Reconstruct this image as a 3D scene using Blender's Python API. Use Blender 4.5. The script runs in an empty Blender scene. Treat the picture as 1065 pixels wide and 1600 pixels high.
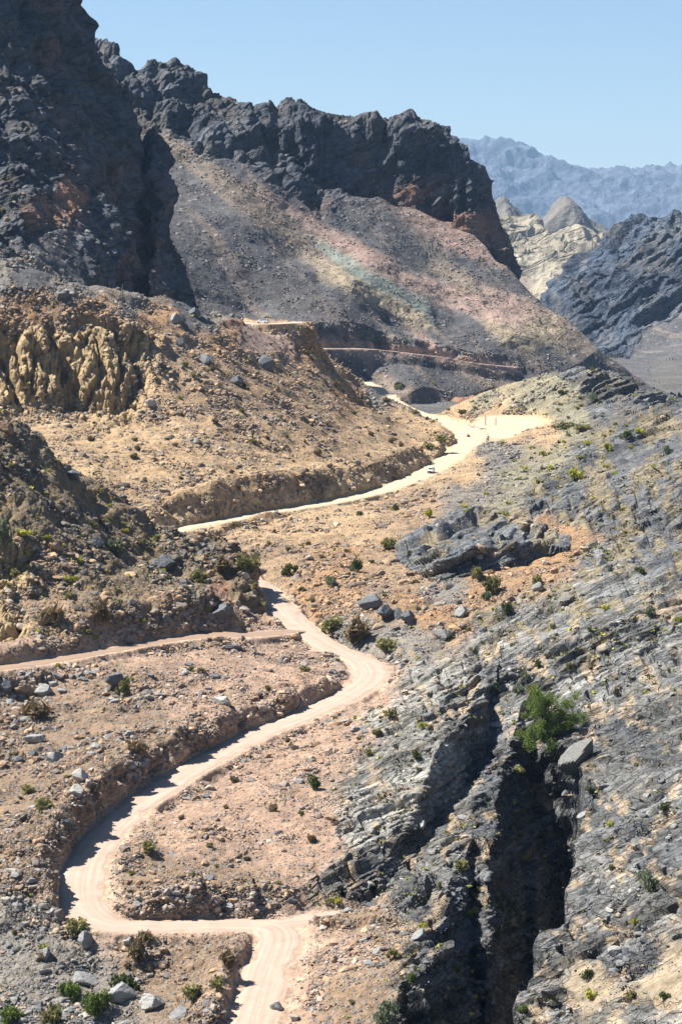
import bpy, math, random, time
import numpy as np
from concurrent.futures import ThreadPoolExecutor
T0 = time.time()
F32 = np.float32
rng = np.random.default_rng(7)
random.seed(7)

# ------------------------------------------------------------------ camera, sky, sun, exposure
scene = bpy.context.scene
FPX, HOR = 3550.0, 400.0                    # focal length and horizon row in pixels of the 1065x1600 photograph
PITCH = math.atan((800.0 - HOR) / FPX)
cam_data = bpy.data.cameras.new('camera')
cam = bpy.data.objects.new('camera', cam_data)
scene.collection.objects.link(cam)
cam_data.sensor_fit = 'HORIZONTAL'
cam_data.sensor_width = 24.0
cam_data.lens = 24.0 * FPX / 1065.0
cam_data.clip_start, cam_data.clip_end = 1.0, 60000.0
cam.location = (0, 0, 0)
cam.rotation_euler = (math.radians(90) - PITCH, 0, 0)
scene.camera = cam

SUN = np.array([-0.59, 0.11, 0.79]); SUN /= np.linalg.norm(SUN)
SUN_EL = math.asin(SUN[2])
world = bpy.data.worlds.new('World')
scene.world = world
world.use_nodes = True
wn = world.node_tree.nodes; wl = world.node_tree.links
for n in list(wn): wn.remove(n)
sky = wn.new('ShaderNodeTexSky')
sky.sky_type = 'NISHITA'
sky.sun_disc = False
sky.sun_elevation = SUN_EL
sky.sun_rotation = math.atan2(SUN[0], SUN[1])
sky.altitude = 900.0
sky.air_density = 1.0
sky.dust_density = 0.7
sky.ozone_density = 4.0
bg = wn.new('ShaderNodeBackground'); bg.inputs[1].default_value = 0.055
wo = wn.new('ShaderNodeOutputWorld')
wl.new(sky.outputs[0], bg.inputs[0]); wl.new(bg.outputs[0], wo.inputs[0])
sun_data = bpy.data.lights.new('sun', 'SUN')
sun_data.energy = 5.0
sun_data.angle = math.radians(0.5)
sun_data.color = (1.0, 0.95, 0.87)
sun = bpy.data.objects.new('sun', sun_data)
scene.collection.objects.link(sun)
from mathutils import Vector, Matrix
sun.rotation_euler = Vector(SUN).to_track_quat('Z', 'Y').to_euler()
scene.view_settings.view_transform = 'Standard'
scene.view_settings.look = 'None'
scene.view_settings.gamma = 1.0
scene.view_settings.exposure = 1.28
scene.cycles.max_bounces = 5
scene.cycles.diffuse_bounces = 1
scene.cycles.volume_bounces = 0

# ------------------------------------------------------------------ pixel <-> world helpers
cp, sp = math.cos(PITCH), math.sin(PITCH)
def at(u, v):
    """(x/depth, z/depth) of the ray through a photo pixel"""
    xc = (np.asarray(u, float) - 532.5) / FPX; yc = (800.0 - np.asarray(v, float)) / FPX
    y = cp + yc * sp; z = -sp + yc * cp
    return xc / y, z / y
def project(P):
    x, y, z = P[:, 0], P[:, 1], P[:, 2]
    depth = y * cp - z * sp; up = y * sp + z * cp
    return 532.5 + FPX * x / depth, 800.0 - FPX * up / depth
def world_pt(u, v, d):
    a, t = at(u, v)
    return Vector((float(a) * d, d, float(t) * d))
def smooth(x, a, b):
    x = np.clip((x - a) / (b - a), 0, 1)
    return x * x * (3 - 2 * x)

# ------------------------------------------------------------------ vector noise (gradient noise on numpy arrays)
_perm = rng.permutation(256).astype(np.int32)
_g = rng.normal(size=(256, 3)); _g /= np.linalg.norm(_g, axis=1)[:, None]; _g = (_g * 1.25).astype(F32)
_gx, _gy, _gz = _g[:, 0].copy(), _g[:, 1].copy(), _g[:, 2].copy()
def _pn(x, y, z):
    xf = np.floor(x); yf = np.floor(y); zf = np.floor(z)
    xi = xf.astype(np.int32); yi = yf.astype(np.int32); zi = zf.astype(np.int32)
    x = (x - xf).astype(F32); y = (y - yf).astype(F32); z = (z - zf).astype(F32)
    ux = x * x * x * (x * (x * 6 - 15) + 10); uy = y * y * y * (y * (y * 6 - 15) + 10); uz = z * z * z * (z * (z * 6 - 15) + 10)
    out = 0
    for i in (0, 1):
        px = _perm[(xi + i) & 255]; wx = ux if i else 1 - ux
        for j in (0, 1):
            py = _perm[(px + yi + j) & 255]; wy = wx * (uy if j else 1 - uy)
            for k in (0, 1):
                h = _perm[(py + zi + k) & 255]
                out = out + wy * (uz if k else 1 - uz) * (_gx[h] * (x - i) + _gy[h] * (y - j) + _gz[h] * (z - k))
    return out.astype(F32)
pool = ThreadPoolExecutor(4)
def noise(x, y, z, lam=1.0, off=0.0):
    x = np.asarray(x, F32).ravel(); y = np.asarray(y, F32).ravel(); z = np.asarray(z, F32).ravel()
    n = len(x)
    if n == 0: return np.zeros(0, F32)
    cs = max(20000, min(120000, n // 4 + 1))
    sl = [slice(i, min(n, i + cs)) for i in range(0, n, cs)]
    return np.concatenate(list(pool.map(lambda s: _pn(x[s] / lam + off, y[s] / lam + off * 1.7, z[s] / lam + off * 0.6), sl)))

def scree_d(u, v, off=0.0):
    """depth of the mountain side behind a photo pixel: a plane leaning toward the viewer and a little to the right"""
    a, t = at(u, v)
    return float(-684.0 / (.35 * a - .45 + .82 * t)) + off
# ------------------------------------------------------------------ roads: (u, v, z, width, bank on the left, bank on the right), driving uphill
ROADS = {
 'main': [(352,1700,-104,6.5,1,0),(372,1650,-103,6.5,1.5,0),(392,1600,-102,6.4,2,.5),(418,1520,-100.2,6.3,2,.5),(436,1472,-98.8,6.6,1.2,.3),(425,1452,-98.35,6.5,0,1.2),(385,1447,-98.3,6,-1.2,2.2),
          (300,1447,-98,6,-1.5,3.8),(200,1448,-97.6,6.2,-1.5,2),(150,1436,-97.2,6.8,-.5,1),(128,1405,-96.6,6.8,5,1),(135,1355,-95.6,6.6,6,1.2),(165,1306,-94.7,6.4,6,.6),(215,1258,-93.8,6.3,5.5,-.8),
          (270,1222,-92.8,6.2,5,-1),(330,1185,-91.8,6,4.4,-1),(400,1149,-91,6,3.5,-.8),(470,1121,-90.1,6.2,3,-.6),(540,1089,-89.2,6.8,2.2,-.4),(577,1060,-88.5,7.5,1,.2),(567,1036,-88,7.5,.6,-1),
          (525,1017,-87.5,6.4,.5,-2.5),(475,985,-86.2,6.4,.6,-2.5),(437,948,-84.4,6.8,4,-2),(408,918,-83,6.2,6,-1.5),(382,902,-82.4,6,5,-1),(330,872,-82,6,3,-1),(285,846,-82,6,3,-1),(268,834,-82,6,3,-1),(290,826,-82,6,3,-1),
          (330,818,-82,6,2.4,-.6),(400,804,-81.5,6.2,2.2,-.6),(470,793,-81,6.4,2.2,-.6),(540,780,-80.8,7,2.4,-.4),(600,765,-80.5,7.5,2.2,-.4),(640,750,-80.2,8.5,2,-.4),(670,736,-80,9,2,-.3),(700,718,-79,9.5,2,-.3),
          (725,698,-77.6,10,2.5,-.5),(738,682,-76,13,1,0),(722,668,-74.6,15,.5,0),(690,656,-73,11,.5,0),(655,647,-72,10,0,0),(625,636,-71,11,0,-.5),(600,620,-70,11,0,-1),(582,606,-69,10,.3,-1),(570,597,-69,8,2,-1)],
 'stub': [(395,1447,-98.4,5,0,2),(450,1443,-98.5,5,0,2),(500,1437,-98.8,6.5,-.3,2),(548,1431,-99,6,0,1.5)],
 'pullout': [(778,686,-77,16,0,0),(784,678,-75.9,28,0,0),(790,668,-74.6,31,0,0),(796,658,-73.3,31,0,.3),(800,651,-72.5,24,.3,.5)],
 'terrace': [(470,985,-86.35,5,0,0),(435,988,-85.2,7,-.6,.5),(390,992,-84.6,8,-1,3),(330,992,-84.2,7,-1.2,3),(250,1003,-83.9,5,-1,2.2),(150,1020,-83.5,5,-1,2),(60,1036,-83.2,5,-1,2.5),(-60,1052,-83,5,-1,2.5)],
 'crest': [(320,495,-27.6,6,2,-1),(360,502,-28.6,6,2,-1),(400,505.5,-29,6.5,1,-3),(440,505,-28.8,6.5,.5,-3),(470,503,-28.4,6,.5,-1)],
 'far': [(u_, v_, float(at(u_, v_)[1]) * scree_d(u_, v_), w_, h_, -1.5) for u_, v_, w_, h_ in [(455,540,6,2),(500,544,6,2),(560,544.5,7,3),(610,548.5,7,3.5),(690,558,7,3),(740,567,6.5,2),(800,573.5,6,1)]],
}
def catmull(pts, per):
    p = np.array(pts, float); n = len(p); out = []
    q = np.vstack([2 * p[0] - p[1], p, 2 * p[-1] - p[-2]])
    for i in range(n - 1):
        a, b, c, d = q[i], q[i + 1], q[i + 2], q[i + 3]
        for k in range(per):
            s = k / per
            out.append(0.5 * ((2 * b) + (-a + c) * s + (2 * a - 5 * b + 4 * c - d) * s * s + (-a + 3 * b - 3 * c + d) * s ** 3))
    out.append(p[-1]); return np.array(out)
ROAD3 = {}
for k, pts in ROADS.items():
    L = []
    for u, v, z, w, hl, hr in pts:
        a, t = at(u, v); d = z / t
        L.append((a * d, d, z, w, hl, hr))
    ROAD3[k] = np.array(L)
ROADC = {k: catmull(v, 6) for k, v in ROAD3.items()}
def road_ctrl(k, i0=0, i1=None):
    return [(x / y, math.log(y), z / y) for x, y, z, *_ in ROAD3[k][i0:i1]]

# ------------------------------------------------------------------ landform layers: control points (u, v, depth)
def C(lst):
    o = []
    for u, v, d in lst:
        a, t = at(u, v); o.append((float(a), math.log(d), float(t)))
    return o
LAY = {}
LAY['ground'] = dict(k=0.55, warp=0, pts=C([
 (0,1600,300),(-250,1600,300),(0,1400,338),(-250,1400,340),(0,1250,386),(0,1150,424),(0,1075,452),(-250,1075,450),(70,1220,396),(200,1130,430),
 (250,1080,447),(100,1070,452),(300,1330,353),(450,1250,379),(500,1350,349),(470,1400,338),(390,1700,275),(0,1750,272),(-250,1750,272),(1065,1750,240),(1300,1750,235),
 (700,1750,255),(600,1600,288),(500,1520,307),(100,1530,312),(250,1530,310),(560,1150,421),(640,1060,458),(700,1055,456),(780,1085,442),(620,1250,381),(700,1250,382),
 (800,1200,396),(700,1400,330),(780,1350,347),(650,1500,301),(720,1600,280),(600,1400,333),(450,1055,466),
 (1065,1000,440),(1065,1200,350),(1065,1400,300),(1065,1600,262),(830,1600,283),(900,1300,345),(925,1240,366),(930,1150,403),(1000,1100,405),(1065,1300,322),(950,1450,300),
 (1250,1600,240),(1250,1200,325),(1250,1000,405),(1250,800,540),(1250,650,760),(850,1110,428),
 (560,960,520),(620,960,516),(700,960,512),(800,1000,472),(900,1000,452),(560,870,605),(700,900,560),(480,870,592),(900,900,520),(1000,850,562),(620,820,662),(750,780,735),(850,750,765),(950,750,700),
 (1065,800,600),(1065,700,720),(800,705,890),(900,680,900),(980,660,880),(860,655,970),(0,890,600),(150,880,615),(240,862,632),(-250,890,590),
 (1065,622,900),(1030,640,955),(990,634,1000),(950,602,1040),(930,580,1050),(880,584,1060),(830,598,1075),(770,616,1085),(700,640,1090)])
 + road_ctrl('main', 0, 40) + road_ctrl('stub') + road_ctrl('terrace') + road_ctrl('pullout'),
 poly=C([(-400,1800,250),(1500,1800,225),(1400,630,770),(1065,622,905),(1030,640,960),(990,634,1005),(950,602,1045),(930,580,1055),(880,584,1066),(830,598,1081),(770,616,1092),(700,640,1100),(640,655,1080),(660,700,900),(400,815,680),(250,855,650),(-400,870,640)]))
LAY['spur'] = dict(k=0.75, warp=1.5, pts=C([(-300,540,520),(0,662,541),(60,692,548),(130,747,556),(200,802,560),(280,852,562),(370,887,562),(397,906,560),
 (-300,1060,452),(0,1030,467),(100,1012,473),(200,996,482),(330,970,500),(385,935,535),(0,850,503),(100,855,513),(200,895,522),(300,915,535),(60,950,488),(200,950,500),(-300,850,500)]),
 poly=C([(-400,520,520),(-100,610,532),(0,662,543),(60,692,550),(130,747,558),(200,802,562),(280,852,564),(370,887,563),(397,906,560),(385,935,533),(330,975,497),(200,1000,480),(100,1016,471),(0,1034,465),(-400,1065,450)]))
LAY['hill'] = dict(k=0.8, warp=2, pts=C([(-300,330,840),(0,405,850),(50,425,860),(100,442,870),(200,462,890),(260,472,905),(300,480,922),(350,490,950),(380,500,970),(420,502,985),(450,503,995),(470,520,1010),(500,545,1050),(545,585,1125),(562,596,1180),
 (-300,860,600),(0,850,615),(150,852,635),(270,822,676),(400,794,705),(540,770,752),(640,738,822),(690,708,890),(722,680,950),
 (0,485,803),(100,488,808),(200,505,820),(240,520,835),(0,610,782),(100,605,790),(190,590,800),(240,560,812),
 (60,700,722),(150,740,710),(270,600,800),(270,700,742),(400,600,860),(400,700,770),(500,640,895),(550,700,830),(600,660,940),(650,680,925),(400,540,935),(460,560,955),(680,674,955),(600,638,1062),(580,622,1118),(625,652,1008),(655,662,975),(565,612,1165),(560,650,990)])
 + road_ctrl('main', 38) + road_ctrl('crest'),
 poly=C([(-400,320,840),(0,405,853),(100,442,873),(200,462,893),(300,480,926),(350,490,954),(380,499,975),(420,499,995),(450,500,1003),(470,519,1015),(500,545,1055),(545,585,1130),(562,594,1200),(575,592,1270),(600,603,1230),(640,628,1130),(690,645,1075),(715,660,1030),(735,690,940),(690,715,880),(640,745,812),(540,775,750),(400,800,702),(270,828,672),(150,858,632),(-400,865,598)]))
LAY['massif'] = dict(k=4.0, warp=13, pts=C([(-400,-50,1046),(-200,-60,1087),(60,-45,1168),(112,-28,1208),(128,0,1224),(150,55,1257),(172,85,1280),(195,97,1329),
 (120,60,1208),(100,150,1159),(150,150,1208),(200,180,1257),(240,240,1257),(235,300,1208),(170,250,1159),(200,350,1127),(120,200,1119),(75,60,1127),(60,150,1071),(45,190,1039),(0,60,1079),(0,150,1039),(-250,60,1006),(-250,200,966),
 (0,185,1011),(60,222,1013),(115,272,1016),(170,340,1021),(215,400,1019),(245,436,1021),(0,300,950),(100,350,958),(0,400,886),(150,420,950),(200,440,978),(-250,380,870),(0,480,845),(150,500,910),(250,480,983)]),
 poly=C([(-500,-60,1006),(60,-48,1192),(112,-28,1216),(128,0,1232),(150,55,1264),(172,85,1289),(195,97,1337),(222,190,1320),(228,282,1232),(182,362,1136),(224,438,1031),(240,480,991),(150,500,910),(0,480,845),(-500,480,805)]))
SP = [(50,20,20),(150,60,10),(195,97,0),(240,113,0),(290,116,0),(310,135,0),(340,150,5),(390,179,5),(420,202,5),(470,285,0),(560,315,0),(640,338,0),(700,358,0),(760,405,0),(820,464,0),(880,507,0),(930,547,0),(945,562,0),
 (300,300,15),(400,350,-12),(500,400,14),(600,420,-10),(700,470,8),(800,520,-8),(300,420,-15),(400,480,10),(500,535,-5),(600,500,10),(640,600,-8),(560,575,12),(700,612,0),(800,605,0),(860,590,0),(250,500,0),(100,520,0),(620,628,0),(-100,200,60),(-100,450,0),(700,420,10),(560,450,-14),(450,400,12),(350,230,-14),(260,200,12)]
LAY['scree'] = dict(k=0.9, warp=6, pts=C([(u_, v_, scree_d(u_, v_, o_)) for u_, v_, o_ in SP]) + road_ctrl('far'),
 poly=C([(u_, v_, scree_d(u_, v_, 8)) for u_, v_ in [(-200,-50),(50,15),(150,58),(195,97),(240,112),(290,113),(340,148),(390,177),(420,198),(470,280),(560,312),(640,334),(700,354),(765,400),(822,460),(882,504),(932,545),(950,562),(880,600),(760,625),(620,635),(250,520),(-200,520)]]))
LAY['cliff'] = dict(k=3.6, warp=9, pts=C([(420,200,1633),(450,188,1637),(490,180,1637),(530,190,1643),(560,190,1646),(595,188,1655),(612,200,1669),(640,190,1651),(680,202,1643),(705,230,1637),(730,262,1635),(745,300,1631),(752,345,1626),(766,382,1621),(792,430,1603),(818,462,1590),(700,392,1610),(735,440,1594),(420,200,1852),(490,180,1852),(560,190,1863),(640,190,1863),(690,215,1829),(735,290,1761),(760,372,1694)]),
 poly=C([(418,202,1626),(450,188,1626),(490,180,1624),(530,190,1633),(560,190,1639),(600,188,1657),(640,190,1644),(662,202,1635),(690,235,1630),(712,290,1630),(718,340,1626),(695,390,1614),(690,425,1599),(735,455,1585),(800,466,1581),(806,462,1603),(776,430,1660),(745,375,1739),(722,300,1829),(675,220,1874),(640,190,1908),(560,190,1908),(490,180,1885),(410,200,1852)]))
LAY['east'] = dict(k=1.3, warp=14, pts=C([(832,464,2600),(870,432,2620),(900,396,2650),(940,379,2680),(985,353,2700),(1030,337,2720),(1065,331,2720),(1300,300,2700),(850,500,2520),(900,480,2520),(950,450,2550),(1000,420,2560),(1065,400,2560),(870,522,2480),(930,556,2380),(970,566,2330),(1010,540,2390),(1065,505,2420),(1065,560,2250),(1300,550,2200),(1300,450,2450)]),
 poly=C([(828,466,2590),(870,430,2625),(900,394,2660),(940,377,2690),(985,351,2710),(1030,335,2730),(1065,329,2730),(1400,295,2710),(1400,560,2180),(1065,566,2230),(970,570,2300),(920,556,2380),(860,522,2480)]))
LAY['pale'] = dict(k=0.8, warp=14, pts=C([(700,345,4875),(750,345,4812),(800,345,4812),(830,352,4812),(850,378,4750),(895,368,4750),(945,357,4812),(970,380,4812),(1100,400,4812),(760,400,4500),(800,440,4250),(835,472,4062),(880,430,4312),(820,395,4562),(920,400,4562),(700,450,4250),(1100,480,4125)]),
 poly=C([(680,345,4900),(750,343,4838),(800,343,4838),(830,350,4838),(850,376,4775),(895,366,4775),(945,355,4838),(975,380,4838),(1150,400,4812),(1150,490,4062),(835,485,3975),(680,470,4125)]))
for nm_, u_, v_, d_, k_ in (('cone', 787, 309, 6300, .80), ('peak', 884, 306, 6000, .88)):
    LAY[nm_] = dict(k=k_, warp=26, pts=C([(u_ - 3, v_ + 1, d_), (u_ + 3, v_ + 1, d_), (u_, v_, d_ + 14), (u_, v_ + 2, d_ - 12)]), poly=C([(u_ - 4, v_, d_), (u_, v_, d_ + 16), (u_ + 4, v_, d_), (u_, v_, d_ - 14)]))
LAY['distant'] = dict(k=0.8, warp=30, pts=C([(600,250,22599),(690,242,22356),(722,233,22113),(738,229,21992),(752,222,21870),(766,230,21870),(785,229,21870),(802,231,21870),(830,245,21992),(858,257,21870),(885,267,21870),(905,274,21870),(932,271,21870),(960,270,21870),(985,273,21870),(1008,268,21870),(1025,266,21870),(1065,270,21870),(1300,255,21870),(720,300,19926),(800,300,19926),(900,320,19926),(1000,320,19926),(1065,310,20169),(700,380,17496),(900,385,17496),(1065,375,17496),(1300,370,17496),(600,380,17496)]),
 poly=C([(580,250,22648),(722,231,22162),(752,220,21919),(802,230,21919),(858,256,21919),(905,273,21919),(960,269,21919),(1025,265,21919),(1065,269,21919),(1400,255,21919),(1400,380,17010),(580,390,17010)]))
LAY['redhill'] = dict(k=0.5, warp=4, pts=C([(700,620,1440),(750,600,1480),(800,582,1530),(850,570,1560),(900,563,1580),(950,567,1600),(750,622,1400),(850,606,1450),(930,592,1520)]),
 poly=C([(690,625,1435),(750,598,1485),(800,580,1535),(850,568,1565),(900,561,1585),(955,566,1605),(935,595,1510),(850,610,1440),(740,628,1390)]))
LAY['ledge'] = dict(k=2.6, warp=1.6, pts=C([(640,862,584),(700,866,554),(760,856,554),(830,848,564),(885,858,566),(622,838,645),(720,810,660),(800,803,668),(900,815,640),(760,825,625),(680,830,630)]),
 poly=C([(628,862,586),(665,872,566),(700,868,552),(760,858,552),(830,850,562),(890,859,564),(905,815,640),(800,801,670),(720,808,662),(620,836,648)]))
ORDER = list(LAY)

def tps_fit(p):
    p = np.array(p); n = len(p)
    X = p[:, :2]; r2 = ((X[:, None] - X[None]) ** 2).sum(-1)
    K = 0.5 * r2 * np.log(r2 + 1e-12) + np.eye(n) * 2e-6
    A = np.zeros((n + 3, n + 3)); A[:n, :n] = K; A[:n, n] = 1; A[:n, n + 1:] = X; A[n, :n] = 1; A[n + 1:, :n] = X.T
    s = np.linalg.solve(A, np.concatenate([p[:, 2], [0, 0, 0]]))
    return X.astype(F32), s.astype(F32), (p[:, 2].min() - .02, p[:, 2].max() + .02)
def tps_eval(fit, a, l):
    X, s, (lo, hi) = fit; n = len(X)
    out = s[n] + s[n + 1] * a + s[n + 2] * l
    for i in range(n):
        r2 = (a - X[i, 0]) ** 2 + (l - X[i, 1]) ** 2
        out = out + s[i] * 0.5 * r2 * np.log(r2 + F32(1e-12))
    return np.clip(out, lo, hi)
def poly_dist(px, py, poly):
    """signed distance to a polygon, positive outside"""
    best = np.full(px.shape, 1e12, F32); inside = np.zeros(px.shape, bool)
    n = len(poly)
    for i in range(n):
        x0, y0 = poly[i]; x1, y1 = poly[(i + 1) % n]
        ex, ey = x1 - x0, y1 - y0
        t = np.clip(((px - x0) * ex + (py - y0) * ey) / (ex * ex + ey * ey), 0, 1)
        best = np.minimum(best, (px - x0 - t * ex) ** 2 + (py - y0 - t * ey) ** 2)
        c = (y0 > py) != (y1 > py)
        if ey != 0: inside ^= c & (px < ex * (py - y0) / ey + x0)
    return np.sqrt(best) * np.where(inside, -1, 1)
def path_field(px, py, P):
    """nearest point on a polyline: distance, signed side (+ = right), interpolated columns 2.."""
    best = np.full(px.shape, 1e12, F32); val = [np.zeros(px.shape, F32) for _ in range(P.shape[1] - 2)]; side = np.zeros(px.shape, F32)
    for i in range(len(P) - 1):
        x0, y0 = P[i, :2]; ex, ey = P[i + 1, :2] - P[i, :2]
        t = np.clip(((px - x0) * ex + (py - y0) * ey) / (ex * ex + ey * ey), 0, 1)
        dx = px - x0 - t * ex; dy = py - y0 - t * ey
        r = dx * dx + dy * dy; m = r < best
        best[m] = r[m]; side[m] = np.sign(ex * dy - ey * dx)[m] * -1
        for c in range(len(val)):
            val[c][m] = (P[i, 2 + c] + t[m] * (P[i + 1, 2 + c] - P[i, 2 + c]))
    return np.sqrt(best), side, val

# coarse grid of the landform fields
AC = np.concatenate([np.linspace(-.25, -.16, 40)[:-1], np.linspace(-.16, .16, 400), np.linspace(.16, .25, 40)[1:]]).astype(F32)
NL = 1600
L0, L1 = math.log(235.0), math.log(24500.0)
LC = np.linspace(L0, L1, NL).astype(F32)
# near ground needs finer steps, the far range fewer
lw = 1.0 / (1.0 + 2.2 * smooth(LC, math.log(1300), math.log(3000)))
lcum = np.concatenate([[0], np.cumsum((lw[1:] + lw[:-1]) / 2)])
LC = np.interp(np.linspace(0, lcum[-1], NL), lcum, LC).astype(F32)
A2, L2 = np.meshgrid(AC, LC, indexing='ij')
D2_ = np.exp(L2); X2 = A2 * D2_; Y2 = D2_
FIELD = {}
def _lay(k):
    q = LAY[k]; fit = tps_fit(q['pts'])
    t = tps_eval(fit, A2, L2)
    poly = [(a * math.exp(l), math.exp(l)) for a, l, _ in q['poly']]
    return k, t, poly_dist(X2, Y2, np.array(poly))
for k, t, pd in pool.map(_lay, ORDER):
    FIELD['t_' + k] = t; FIELD['p_' + k] = pd
# roads
rb = np.full(A2.shape, 1e9, F32); rz = np.zeros(A2.shape, F32); rh = np.zeros(A2.shape, F32); rid = np.zeros(A2.shape, F32)
for k, (kk, P) in enumerate(ROADC.items()):
    lo, hi = P[:, 1].min() - 70, P[:, 1].max() + 70
    j0, j1 = np.searchsorted(LC, math.log(max(lo, 236))), np.searchsorted(LC, math.log(hi))
    sub = (slice(None), slice(j0, j1))
    d_, sd, (z_, w_, hl, hr) = path_field(X2[sub], Y2[sub], P)
    e = d_ - w_ / 2
    m = e < rb[sub]
    h_ = np.where(sd > 0, hr, hl)
    for dst, src in ((rb, e), (rz, z_), (rh, h_)):
        v = dst[sub]; v[m] = src[m]
FIELD['r_e'] = np.minimum(rb, 400); FIELD['r_z'] = rz; FIELD['r_h'] = rh
# the slot canyon (right rim line, depth) and a shadowed scarp on the rock block
GORGE = []
for u, v, d, D in [(838,1092,432,2),(868,1150,408,16),(903,1200,388,32),(912,1250,367,38),(905,1310,346,40),(885,1390,322,40),(850,1470,305,38),(815,1550,290,36),(790,1610,280,35),(755,1720,258,34)]:
    a, t = at(u, v); GORGE.append((a * d, d, D))
GORGE = catmull(GORGE, 5)
SCARP = []
for u, v, d, D in [(775,1075,446,2),(765,1110,430,2.5),(735,1165,410,4.5),(690,1235,384,3.5),(640,1300,361,2),(600,1345,347,3),(560,1380,338,0)]:
    a, t = at(u, v); SCARP.append((a * d, d, D))
SCARP = catmull(SCARP, 5)
j1 = np.searchsorted(LC, math.log(520)); sub = (slice(None), slice(0, j1))
for nm, P in (('g', GORGE), ('s', SCARP)):
    d_, sd, (D_,) = path_field(X2[sub], Y2[sub], P)
    f = np.full(A2.shape, 900, F32); f[sub] = -d_ * sd; FIELD[nm + '_s'] = f
    f = np.zeros(A2.shape, F32); f[sub] = D_; FIELD[nm + '_d'] = f

def compose(fl, a, d, warp):
    """height over depth (t), winning layer, road edge distance from the interpolated fields"""
    x = a * d
    best = np.full(a.shape, -9, F32); win = np.full(a.shape, -1, np.int8)
    # valley floor under everything
    zv = -92 - 0.015 * (d - 1500) - np.maximum(0, 1150 - d) * 0.9
    best = (zv / d).astype(F32)
    for i, k in enumerate(ORDER):
        q = LAY[k]
        pd = fl['p_' + k] + warp * q['warp'] if q['warp'] else fl['p_' + k]
        t = fl['t_' + k] - q['k'] * np.maximum(0, pd) / d
        if k == 'ground':
            z = t * d
            s = fl['g_s']; D = fl['g_d'] * (1 - 0.25 * np.abs(warp))
            s2 = s + warp * 1.1
            cut = np.where(s2 <= 0, np.maximum(0, D - np.maximum(0, -s2 - 2.5) * (2.5 + .7 * warp)), D * (1 - smooth(s2, 0, 1.2)))
            s = fl['s_s'] + warp * 1.6; D = fl['s_d'] * (1 + 0.3 * warp)
            cut2 = np.where(s > 0, D * np.maximum(0, 1 - np.maximum(0, s - .5) / 6), D * (1 - smooth(-s, 0, 1.3)))
            z = z - np.maximum(cut, cut2)
            xx = a * d
            blk = np.exp(-(((xx - 17.5) / 15) ** 2 + ((d - 405) / 42) ** 2) * 1.1)
            z = z + 7.0 * blk * (1 - .9 * smooth(fl['s_s'] + warp * 1.6, -1, 2) * (np.abs(fl['s_s']) < 200))
            t = z / d
        m = t > best
        best = np.where(m, t, best); win[m] = i
    e = fl['r_e']; bank = fl['r_h']
    z = best * d
    zb = z + bank * smooth(e, .4, 2.8) * np.exp(-np.maximum(0, e - 2) / 16.0)
    w = smooth(e, .5, 7.0)
    rd = np.where(np.abs(z - fl['r_z']) < 14, 1.0, 0.0)
    w = 1 - (1 - w) * rd
    zr = fl['r_z'] + bank * smooth(e, .5, 2.6)
    z = np.where(e < 60, zr * (1 - w) + zb * w, z)
    return (z / d).astype(F32), win, np.where(rd > 0, e, 400)

tc, wc, ec = compose(FIELD, A2, D2_, np.zeros_like(A2))
print('coarse', round(time.time() - T0, 1))
# ------------------------------------------------------------------ adaptive rows: each column spends its samples where the profile turns or is seen
NR = 2300
dt = np.abs(np.diff(tc, axis=1))
runmax = np.maximum.accumulate(tc, axis=1)
vis = (tc[:, 1:] >= runmax[:, 1:] - 1e-5)
dens = dt * np.where(vis, 1.0, 0.12) + np.diff(L2, axis=1) * 0.022
KW = 30
kern = np.exp(-0.5 * (np.arange(-KW, KW + 1) / 11.0) ** 2); kern /= kern.sum()
pad = np.pad(dens / dens.sum(1, keepdims=True), ((KW, KW), (0, 0)), mode='edge')
dens = sum(kern[i] * pad[i:i + len(AC)] for i in range(2 * KW + 1))
cum = np.concatenate([np.zeros((len(AC), 1)), np.cumsum(dens, axis=1)], axis=1)
cum /= cum[:, -1:]
targets = np.linspace(0, 1, NR)
rowL = np.stack([np.interp(targets, cum[i], LC) for i in range(len(AC))])
AF = np.concatenate([np.linspace(-.25, -.158, 90)[:-1], np.linspace(-.158, .158, 1060), np.linspace(.158, .25, 90)[1:]]).astype(F32)
NA = len(AF)
ia = np.clip(np.searchsorted(AC, AF) - 1, 0, len(AC) - 2); fa = ((AF - AC[ia]) / (AC[ia + 1] - AC[ia]))[:, None]
LF = (rowL[ia] * (1 - fa) + rowL[ia + 1] * fa)
# interpolate the fields
lidx = np.interp(LF, LC, np.arange(NL))
il = np.clip(lidx.astype(np.int32), 0, NL - 2); fl_ = (lidx - il).astype(F32)
fa = fa.astype(F32)
def interp(f):
    f0 = f[ia] * (1 - fa) + f[ia + 1] * fa
    r = np.arange(NA)[:, None]
    return f0[r, il] * (1 - fl_) + f0[r, il + 1] * fl_
FF = dict(zip(FIELD, pool.map(interp, FIELD.values())))
AFm = np.repeat(AF[:, None], NR, 1); DF = np.exp(LF).astype(F32)
XF = AFm * DF
lamw = np.clip(DF * 0.022, 7, 120)
wz = noise(XF / lamw, DF / lamw, np.zeros_like(XF), 1.0, 3.1).reshape(XF.shape)
wz = wz + 0.5 * noise(XF / lamw * 2.3, DF / lamw * 2.3, np.zeros_like(XF), 1.0, 9.1).reshape(XF.shape)
wz *= 2.0
TF, WIN, EDGE = compose(FF, AFm, DF, wz)
P = np.stack([XF, DF, TF * DF], -1).astype(F32)
print('fine', P.shape, round(time.time() - T0, 1))

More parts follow.
